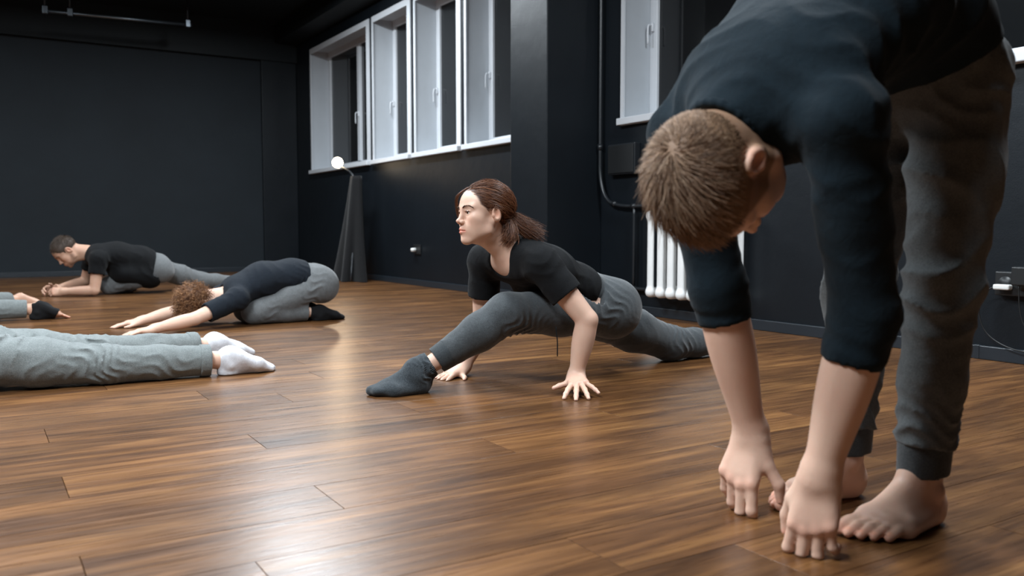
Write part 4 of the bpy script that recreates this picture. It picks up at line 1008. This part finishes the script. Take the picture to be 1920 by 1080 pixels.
# ================================================================== the bearded man resting on his forearms at the far end
def person_forearms():
    root = empty('person', (1.0, 8.45, 0), 'bearded person in black t-shirt resting on forearms by the far wall, head bowed', 'person')
    S = Sdf(); T = []; ym = 8.45
    P0, P1, P2, P3, NB = V(1.43, ym, 0.245), V(1.29, ym, 0.30), V(1.10, ym, 0.335), V(0.95, ym, 0.345), V(0.86, ym, 0.375)
    hipL, hipR = V(1.44, ym - 0.09, 0.20), V(1.46, ym + 0.10, 0.21)
    knL, anL = V(1.03, ym - 0.02, 0.080), V(1.22, ym + 0.22, 0.06)
    knR, anR = V(1.86, ym + 0.20, 0.085), V(2.22, ym + 0.30, 0.055)
    shL, shR = V(0.93, ym - 0.18, 0.315), V(0.92, ym + 0.18, 0.315)
    elL, elR = V(0.885, 8.235, 0.052), V(0.86, 8.70, 0.110)
    wrL, wrR = V(0.660, 8.34, 0.045), V(0.62, 8.56, 0.055)
    S.chain([P0, P1, P2, P3], [(0.15, 0.09), (0.13, 0.085), (0.15, 0.09), (0.155, 0.09)], k=0.05)
    S.seg(shL, shR, 0.052, k=0.05); S.chain([hipL, knL], [0.075, 0.05]); S.chain([knL, anL], [0.05, 0.035]); S.chain([hipR, knR, anR], [0.075, 0.052, 0.034])
    for sh, el, wr in ((shL, elL, wrL), (shR, elR, wrR)): arm_skin(S, sh, el, wr, (0.05, 0.042, 0.044, 0.030))
    build_hand(S, wrL, V(-1, 0.45, 0.0), V(-0.3, -0.8, 0.5), V(0, 0.4, 0.9), 1.0, ((40, 40, 20),) * 4, (4, 1, -2, -5), tints=T)
    build_hand(S, wrR, V(-1, -0.35, 0.0), V(-0.3, 0.8, 0.5), V(0, -0.4, 0.9), 1.0, ((40, 40, 20),) * 4, (4, 1, -2, -5), tints=T)
    H = Head(V(0.695, ym, 0.390), V(-0.62, -0.10, -0.78), V(-0.78, 0, 0.62), 1.03)
    build_head(S, H, T, neck_to=NB, neck_r=0.058, detail=False); S.floor(0.0)
    for s in (1, -1):                            # short beard
        for t in np.linspace(0, 1, 7): T.append((H.P(0.006 + 0.070 * t, s * (0.060 - 0.042 * t), -0.055 - 0.048 * t), 0.022, (0.42, 0.38, 0.36)))
        T.append((H.P(0.100, s * 0.012, -0.053), 0.011, (0.5, 0.45, 0.42)))
    T.append((H.P(0.088, 0, -0.098), 0.022, (0.45, 0.40, 0.38)))
    sdf_obj('body', S, M['skin_tan'], root, 0.008, ((V(0.5, 8.3, 0.2), V(0.85, 8.6, 0.55), 0.0045),), T)
    def keep(f, l, u):
        ear = 0.022 - np.sqrt((f + 0.008) ** 2 + (u + 0.002) ** 2) + np.where(np.abs(l) < 0.055, -0.05, 0)
        return np.maximum(np.maximum(f - (0.066 + 0.35 * (u - 0.05)), -u - 0.04 + np.clip(f + 0.01, 0, 1) * 0.8), ear)
    brown = [(0.050, 0.030, 0.019), (0.070, 0.042, 0.026), (0.035, 0.021, 0.014)]
    short_hair(root, H, 2200, brown, keep, lambda p: 0.008 + 0.020 * np.clip((p[2] - 0.03) / 0.06, 0, 1), 0.0013, 8, h=0.006)
    add_brows(root, H, M['brow'], 1.3)
    C = Sdf(); C.chain([lerp(P0, P1, 0.2), P1, P2, P3], [(0.172, 0.118), (0.165, 0.118), (0.18, 0.122), (0.185, 0.108)], k=0.06); C.seg(P3, NB + V(0.03, 0, -0.02), (0.13, 0.08), (0.075, 0.06), k=0.04)
    for sh, el in ((shL, elL), (shR, elR)):
        C.seg(P3 + (sh - P3) * 0.4, sh, 0.082, 0.074, k=0.05); C.seg(sh, lerp(sh, el, 0.7), 0.072, 0.068, k=0.03); en = lerp(sh, el, 0.5); C.cut(en, el - sh, 0.10); C.seg(en, el, 0.058, k=0.003, op='s')
    C.seg(V(1.36, ym - 0.03, 0.17), V(1.12, ym - 0.05, 0.19), (0.17, 0.13), (0.15, 0.10), k=0.06); C.folds(P1 + V(0, -0.1, -0.05), 0.15, V(1, 0, 0.5), 0.08, 0.007, 0.3); C.folds(shL + V(0.06, 0, 0), 0.1, V(0.7, 0, 0.7), 0.06, 0.005, 0.6)
    C.cut(V(1.39, ym, 0.27), V(0.95, 0, -0.25), 0.22); C.floor(0.004); sdf_obj('t_shirt', C, M['black'], root, 0.008)
    J = Sdf(); J.seg(lerp(P0, P1, 0.75), P0, (0.145, 0.10), (0.175, 0.118), k=0.05); J.ell(hipL + V(0.02, 0, 0), (0.105, 0.10, 0.10), k=0.05); J.ell(hipR + V(0.02, 0, 0), (0.105, 0.10, 0.10), k=0.05)
    J.chain([hipL, lerp(hipL, knL, 0.5), knL], [0.10, 0.09, 0.078], k=0.04); J.chain([knL, anL], [0.075, 0.06], k=0.03)
    J.chain([hipR, lerp(hipR, knR, 0.5), knR, lerp(knR, anR, 0.4), anR], [0.10, 0.092, 0.076, 0.066, 0.055], k=0.04)
    J.folds(knL + V(0.08, -0.05, 0.02), 0.12, V(0.6, 0, 1), 0.055, 0.007, 0.2); J.folds(lerp(hipR, knR, 0.5), 0.14, V(0.9, 0, 0.5), 0.07, 0.006, 0.5); J.floor(0.004)
    sdf_obj('trousers', J, M['grey_mid'], root, 0.008)
    K = Sdf(); build_foot(K, anR + V(-0.01, 0, 0.05), V(0.9, 0.25, -0.38), V(-0.38, 0, -0.9), V(0, -1, 0), 0.95, False, None, fat=0.004); K.floor(0.002); sdf_obj('sock', K, M['sock_black'], root, 0.008)
    K = Sdf(); build_foot(K, anL + V(0.03, 0.03, 0.05), V(0.3, 0.9, -0.3), V(0, 0.2, -0.9), V(-1, 0, 0), 0.95, False, None, fat=0.004); K.floor(0.002); sdf_obj('sock', K, M['sock_black'], root, 0.008)
person_forearms()

# ================================================================== two people lying face down, only their legs in the picture
def person_prone(label, pel, legs, tmat, smat, smat_toe=None, h=0.006, bare_toes=False, rolled=True, hairc=(0.06, 0.035, 0.02), skin='skin_fair', bare_far=False):
    """pel = pelvis centre; legs = [(hip, knee, ankle, heel, foot direction, medial)]"""
    pel = np.asarray(pel, float)
    root = empty('person', (pel[0], pel[1], 0), label, 'person'); S = Sdf(); T = []
    P1, P2, P3, NB = pel + V(-0.16, 0, -0.015), pel + V(-0.33, 0, 0.0), pel + V(-0.47, 0, 0.0), pel + V(-0.56, 0, 0.0)
    S.chain([pel, P1, P2, P3], [(0.145, 0.085), (0.13, 0.08), (0.15, 0.085), (0.155, 0.08)], k=0.05)
    H = Head(NB + V(-0.155, 0, -0.012), V(0, 0, -1), V(-1, 0, 0), 0.98); build_head(S, H, T, neck_to=NB, neck_r=0.052, detail=False)
    for s in (1, -1):
        sh = P3 + V(-0.03, s * 0.18, -0.02); el = sh + V(-0.17, s * 0.16, -0.05); wr = V(NB[0] - 0.22, pel[1] + s * 0.12, 0.035)
        S.seg(P3, sh, 0.06, 0.05, k=0.05); arm_skin(S, sh, el, wr, (0.046, 0.04, 0.04, 0.027)); build_hand(S, wr, V(-0.5, -s * 0.8, -0.05), V(0, 0, 1), V(-1, 0, 0), 0.95, ((6, 8, 5),) * 4, tints=T)
    for hp, kn, an, heel, fd, md in legs:
        S.chain([hp, kn, lerp(kn, an, 0.3), an], [0.075, 0.052, 0.050, 0.034], k=0.03)
        build_foot(S, heel, fd, V(fd[2], 0, -abs(fd[0])), md, 0.92 if bare_toes else 0.86, bare_toes, T)
    S.floor(0.0); sdf_obj('body', S, M[skin], root, h * 1.25, (), T)
    short_hair(root, H, 900, [hairc], lambda f, l, u: np.maximum(f - (0.066 + 0.35 * (u - 0.05)), -u - 0.045 + np.clip(f + 0.01, 0, 1) * 0.8), lambda p: 0.025, 0.0016, 2, h=0.007)
    C = Sdf(); C.chain([pel + V(-0.07, 0, 0), P1, P2, P3], [(0.165, 0.11), (0.155, 0.102), (0.175, 0.105), (0.18, 0.098)], k=0.05); C.seg(P3, NB + V(0.03, 0, 0), (0.13, 0.08), (0.07, 0.06), k=0.04)
    for s in (1, -1):
        sh = P3 + V(-0.03, s * 0.18, -0.02); el = sh + V(-0.17, s * 0.16, -0.05); C.seg(P3, sh, 0.08, 0.066, k=0.05); C.seg(sh, lerp(sh, el, 0.7), 0.064, 0.06, k=0.03); C.cut(lerp(sh, el, 0.6), el - sh, 0.09)
    C.cut(pel + V(-0.075, 0, 0), V(1, 0, 0), 0.22); C.floor(0.003); sdf_obj('t_shirt', C, M['black'], root, 0.009)
    J = Sdf(); J.seg(pel + V(-0.10, 0, 0.0), pel, (0.15, 0.095), (0.17, 0.11), k=0.05)
    for i, (hp, kn, an, heel, fd, md) in enumerate(legs):
        sd = 0.37 * i + 0.15; J.ell(hp + V(0.0, 0, 0.015), (0.12, 0.098, 0.108), k=0.05)
        J.chain([hp, lerp(hp, kn, 0.5), kn], [(0.105, 0.10), (0.094, 0.086), (0.078, 0.073)], k=0.04); J.chain([kn, lerp(kn, an, 0.45), lerp(kn, an, 1.02)], [0.073, 0.066, 0.056], k=0.03)
        J.folds(lerp(hp, kn, 0.25) + V(0, -0.04, 0.04), 0.12, V(0.85, 0, -0.5), 0.055, 0.009, sd); J.folds(kn + V(-0.04, -0.03, 0.02), 0.095, V(0.9, 0, 0.5), 0.038, 0.009, sd + 0.3)
        J.folds(lerp(kn, an, 0.5) + V(0, -0.03, 0), 0.09, V(0.5, 0, 1), 0.05, 0.005, sd + 0.5)
        J.cut(lerp(kn, an, 0.90), an - kn, 0.10); J.seg(lerp(kn, an, 0.88), an + (an - kn) * 0.2, 0.043, k=0.003, op='s')
    J.floor(0.002); tr = sdf_obj('trousers', J, M[tmat], root, h * 0.85)
    for i, (hp, kn, an, heel, fd, md) in enumerate(legs):
        if rolled:
            K = Sdf(); a, b = lerp(kn, an, 0.80), lerp(kn, an, 0.90); K.seg(a - (b - a), b + (b - a), 0.0655, 0.0625, k=0.004); K.cut(a, a - b, 0.22); K.cut(b, b - a, 0.22); K.seg(lerp(a, b, 0.4), b + (b - a), 0.046, k=0.003, op='s'); K.floor(0.001)
            sdf_obj('rolled_cuff', K, M[tmat], tr, 0.005)
        if bare_far and i == 1: continue
        K = Sdf(); build_foot(K, heel, fd, V(fd[2], 0, -abs(fd[0])), md, 0.92, False, None, fat=0.0055); K.seg(an + unit(an - kn) * 0.018, an + unit(an - kn) * 0.05, 0.040, 0.042, k=0.02)
        if bare_toes:
            K.cut(np.asarray(heel) + unit(fd) * 0.155, fd, 0.16); K.ell(np.asarray(heel) + V(-0.005, 0, 0.0), (0.02, 0.03, 0.022), k=0.004, op='s')
        K.floor(0.001); sdf_obj('sock', K, M[smat], root, h * 0.8)
    return root
person_prone('person lying face down nearest the camera, pale grey trousers rolled above white socks', (-0.06, 3.79, 0.125),
    [(V(-0.03, 3.66, 0.120), V(0.42, 3.585, 0.072), V(0.835, 3.555, 0.062), V(0.850, 3.555, 0.118), V(0.88, -0.06, -0.44), V(0, 1, 0)),
     (V(-0.02, 3.86, 0.122), V(0.43, 3.90, 0.074), V(0.872, 3.965, 0.070), V(0.885, 3.967, 0.128), V(0.88, 0.22, -0.44), V(0, -1, 0))], 'grey_pale', 'sock_white')
person_prone('person lying face down, grey joggers and toeless black sock, bare toes on the floor', (-0.62, 6.50, 0.125),
    [(V(-0.60, 6.40, 0.125), V(-0.14, 6.36, 0.082), V(0.335, 6.35, 0.070), V(0.335, 6.345, 0.126), V(0.86, -0.14, -0.48), V(0, 1, 0)),
     (V(-0.60, 6.62, 0.125), V(-0.16, 6.98, 0.082), V(0.26, 7.34, 0.062), V(0.275, 7.345, 0.118), V(0.86, 0.30, -0.42), V(0, -1, 0))], 'grey_pale', 'sock_black', bare_toes=True, rolled=False, bare_far=True, skin='skin_tan', h=0.008)
# ------------------------------------------------------------------ things on the walls
def radiator():
    root = empty('radiator', (WX - 0.09, 4.05, 0.13), 'white cast-iron column radiator on the dark wall below the window', 'radiator')
    zb, zt = 0.145, 0.70; me = None; pitch = 0.094; yl = 4.27
    for i in range(8):
        y = yl - i * pitch; S = Sdf(); xf, xb = WX - 0.155, WX - 0.045
        if me is None:
            for x in (xf, xb): S.seg(V(x, 0, zb + 0.045), V(x, 0, zt - 0.045), (0.026, 0.018), (0.026, 0.018), L=V(0, 1, 0), k=0.01)
            for z in (zb + 0.03, zt - 0.03): S.seg(V(xf, 0, z), V(xb, 0, z), 0.032, k=0.02); S.seg(V((xf + xb) / 2, -0.045, z), V((xf + xb) / 2, 0.045, z), 0.019, cap=0.002, k=0.01)
            v, q = S.mesh(0.006); o = fast_mesh('section', v, q, R_['enamel'], root); me = o.data
        else: o = link(bpy.data.objects.new('section', me), root)
        o.location = o.location + Vector((0, y, 0))
    for z in (zb + 0.03, zt - 0.03): MB().tube([(WX - 0.10, yl + 0.030, z), (WX - 0.10, yl + 0.075, z)], 0.021, 12).build('end_plug', R_['enamel'], root, True)
    for y in (yl - pitch * 1.5, yl - pitch * 5.5): MB().box(WX - 0.13, WX, y - 0.008, y + 0.008, zb + 0.06, zb + 0.075).build('bracket', R_['enamel'], root)
radiator()
def pipe(label, pts, r, n=8, joints=()):
    root = empty('heating_pipe', tuple(pts[0]), label, 'pipe', 'dark heating pipes beside the pillar')
    MB().tube(smooth_path(pts, n), r, 12).build('tube', R_['pipe'], root, True)
    for a, b in joints: MB().tube([a, b], r * 1.45, 12).build('coupling', R_['pipe'], root, True)
PXW = WX - 0.04
pipe('dark riser pipe bending from the pillar corner towards the radiator', [(PXW, 4.955, 3.05), (PXW, 4.955, 2.0), (PXW, 4.955, 1.2), (PXW, 4.945, 0.93), (PXW, 4.87, 0.79), (PXW, 4.74, 0.745), (PXW, 4.55, 0.735), (PXW, 4.36, 0.735), (PXW - 0.05, 4.31, 0.72)], 0.013, 8,
     [((PXW, 4.955, 1.14), (PXW, 4.955, 1.18)), ((PXW, 4.80, 0.76), (PXW, 4.775, 0.752)), ((PXW, 4.60, 0.737), (PXW, 4.56, 0.736))])
pipe('thin upright pipe joining the two radiator pipes', [(PXW, 4.575, 0.735), (PXW, 4.575, 0.5), (PXW, 4.575, 0.18)], 0.011, 4)
pipe('low horizontal pipe feeding the foot of the radiator', [(PXW, 4.97, 0.178), (PXW, 4.70, 0.178), (PXW, 4.42, 0.178), (PXW - 0.06, 4.335, 0.176)], 0.013, 6, [((PXW, 4.60, 0.178), (PXW, 4.55, 0.178)), ((PXW, 4.86, 0.178), (PXW, 4.80, 0.178))])
bx = empty('junction_box', (WX, 4.70, 1.06), 'black square junction box on the wall below the window', 'junction box')
MB().box(WX - 0.05, WX - 0.0005, 4.565, 4.855, 0.955, 1.165, 0.006).build('box', R_['pipe'], bx); MB().box(WX - 0.058, WX - 0.0505, 4.575, 4.845, 0.965, 1.155, 0.003).build('lid', R_['plastic'], bx)
so = empty('wall_socket', (WX, 8.07, 0.37), 'dark wall socket with a white plug in it', 'socket')
MB().box(WX - 0.012, WX - 0.0005, 7.94, 8.10, 0.32, 0.42, 0.004).build('plate', R_['plastic'], so); MB().tube([(WX - 0.0125, 8.05, 0.365), (WX - 0.060, 8.05, 0.365)], [0.022, 0.018], 12).build('plug', R_['white_plastic'], so, True)
ps = empty('power_strip', (WX, 2.03, 0.34), 'black wall power strip with a white plug and a black adapter', 'power strip')
MB().box(WX - 0.045, WX - 0.0005, 1.86, 2.118, 0.295, 0.40, 0.006).build('body', R_['plastic'], ps)
for y in (2.07, 1.99, 1.91): MB().tube([(WX - 0.0455, y, 0.35), (WX - 0.049, y, 0.35)], 0.030, 16).build('socket', R_['plastic'], ps, True)
MB().box(WX - 0.085, WX - 0.0495, 2.035, 2.105, 0.322, 0.345, 0.006).build('plug', R_['white_plastic'], ps)
MB().box(WX - 0.10, WX - 0.0495, 1.955, 2.02, 0.345, 0.425, 0.006).build('adapter', R_['plastic'], ps)
MB().tube(smooth_path([(WX - 0.08, 2.105, 0.332), (WX - 0.075, 2.16, 0.29), (WX - 0.07, 2.165, 0.20), (WX - 0.06, 2.13, 0.12), (WX - 0.05, 2.04, 0.070), (WX - 0.05, 1.90, 0.055)], 8), 0.0032, 6).build('cable', R_['plastic'], ps, True)
MB().tube(smooth_path([(WX - 0.09, 1.99, 0.345), (WX - 0.085, 1.985, 0.25), (WX - 0.08, 1.96, 0.17), (WX - 0.07, 1.88, 0.12)], 8), 0.003, 6).build('cable', R_['plastic'], ps, True)
cp = empty('ceiling_rail', (1.4, 10.8, 2.95), 'dull metal lighting rail hung under the ceiling near the far wall', 'ceiling rail')
MB().tube([at_y(78, 20, 10.8), at_y(360, 47, 10.8)], 0.018, 10).build('rail', R_['metal'], cp, True)
for px, py in ((84, 20), (131, 25), (352, 46)):
    a = at_y(px, py, 10.8); MB().box(a[0] - 0.025, a[0] + 0.025, 10.775, 10.825, a[2] - 0.03, a[2] + 0.05, 0.004).build('clamp', R_['metal'], cp); MB().tube([a, V(a[0], a[1], CEIL)], 0.010, 8).build('hanger', R_['pipe'], cp, True)
# flood lamp on a stand wrapped in black cloth, in front of the first window
lp = empty('flood_lamp', (3.52, 9.75, 0), 'small glowing flood lamp on a stand in front of the first window', 'lamp')
LC = at_x(633, 305, 3.50); aim = unit(_c - LC)
MB().tube(smooth_path([at_z(658, 526, 0.02), at_x(664, 420, 3.58), at_x(664, 335, 3.58), LC - aim * 0.06 + V(0, 0, -0.02)], 6), 0.012, 10).build('pole', R_['pipe'], lp, True)
MB().tube([LC - aim * 0.11, LC - aim * 0.10, LC - aim * 0.03, LC], [0.03, 0.045, 0.06, 0.066], 20).build('housing', R_['plastic'], lp, True)
em = NT('lamp_glow'); em.b.inputs['Emission Color'].default_value = (1.0, 0.80, 0.56, 1); em.b.inputs['Emission Strength'].default_value = 22.0; em.b.inputs['Base Color'].default_value = (1, 0.9, 0.8, 1)
MB().tube([LC + aim * 0.001, LC + aim * 0.012, LC + aim * 0.020], [0.060, 0.052, 0.025], 20).build('bulb', em.m, lp, True)
ld = bpy.data.lights.new('flood_lamp_light', 'SPOT'); ld.energy = 12; ld.color = (1.0, 0.74, 0.48); ld.spot_size = 1.3; ld.spot_blend = 0.7; ld.shadow_soft_size = 0.10
lo = bpy.data.objects.new('flood_lamp_light', ld); COL.objects.link(lo); lo.location = LC + aim * 0.05; lo.rotation_euler = Vector(aim).to_track_quat('-Z', 'Y').to_euler()
# drape: a long cloth gathered at the top, spreading in folds to the floor
def drape():
    top, bot = at_x(668, 330, 3.60), at_z(658, 526, 0.004); nz, nt = 28, 72; v = []; f = []
    for i in range(nz + 1):
        t = i / nz; c = lerp(top, bot, t); w = 0.085 + 0.20 * t ** 1.1; dp = 0.055 + 0.075 * t
        for j in range(nt):
            th = 2 * math.pi * j / nt; fold = 1 + (0.10 + 0.22 * t) * math.cos(5 * th + 0.8 + 0.5 * math.sin(2 * th)) * (0.5 + 0.5 * t)
            v.append((c[0] + dp * fold * math.cos(th), c[1] + w * fold * math.sin(th), max(0.004, c[2])))
    for i in range(nz):
        for j in range(nt): j2 = (j + 1) % nt; f.append((i * nt + j, i * nt + j2, (i + 1) * nt + j2, (i + 1) * nt + j))
    f.append(tuple(range(nt))[::-1])
    mesh_obj('cloth_cover', v, f, R_['drape'], lp, True)['label'] = 'black cloth gathered round the lamp stand in long folds'
drape()
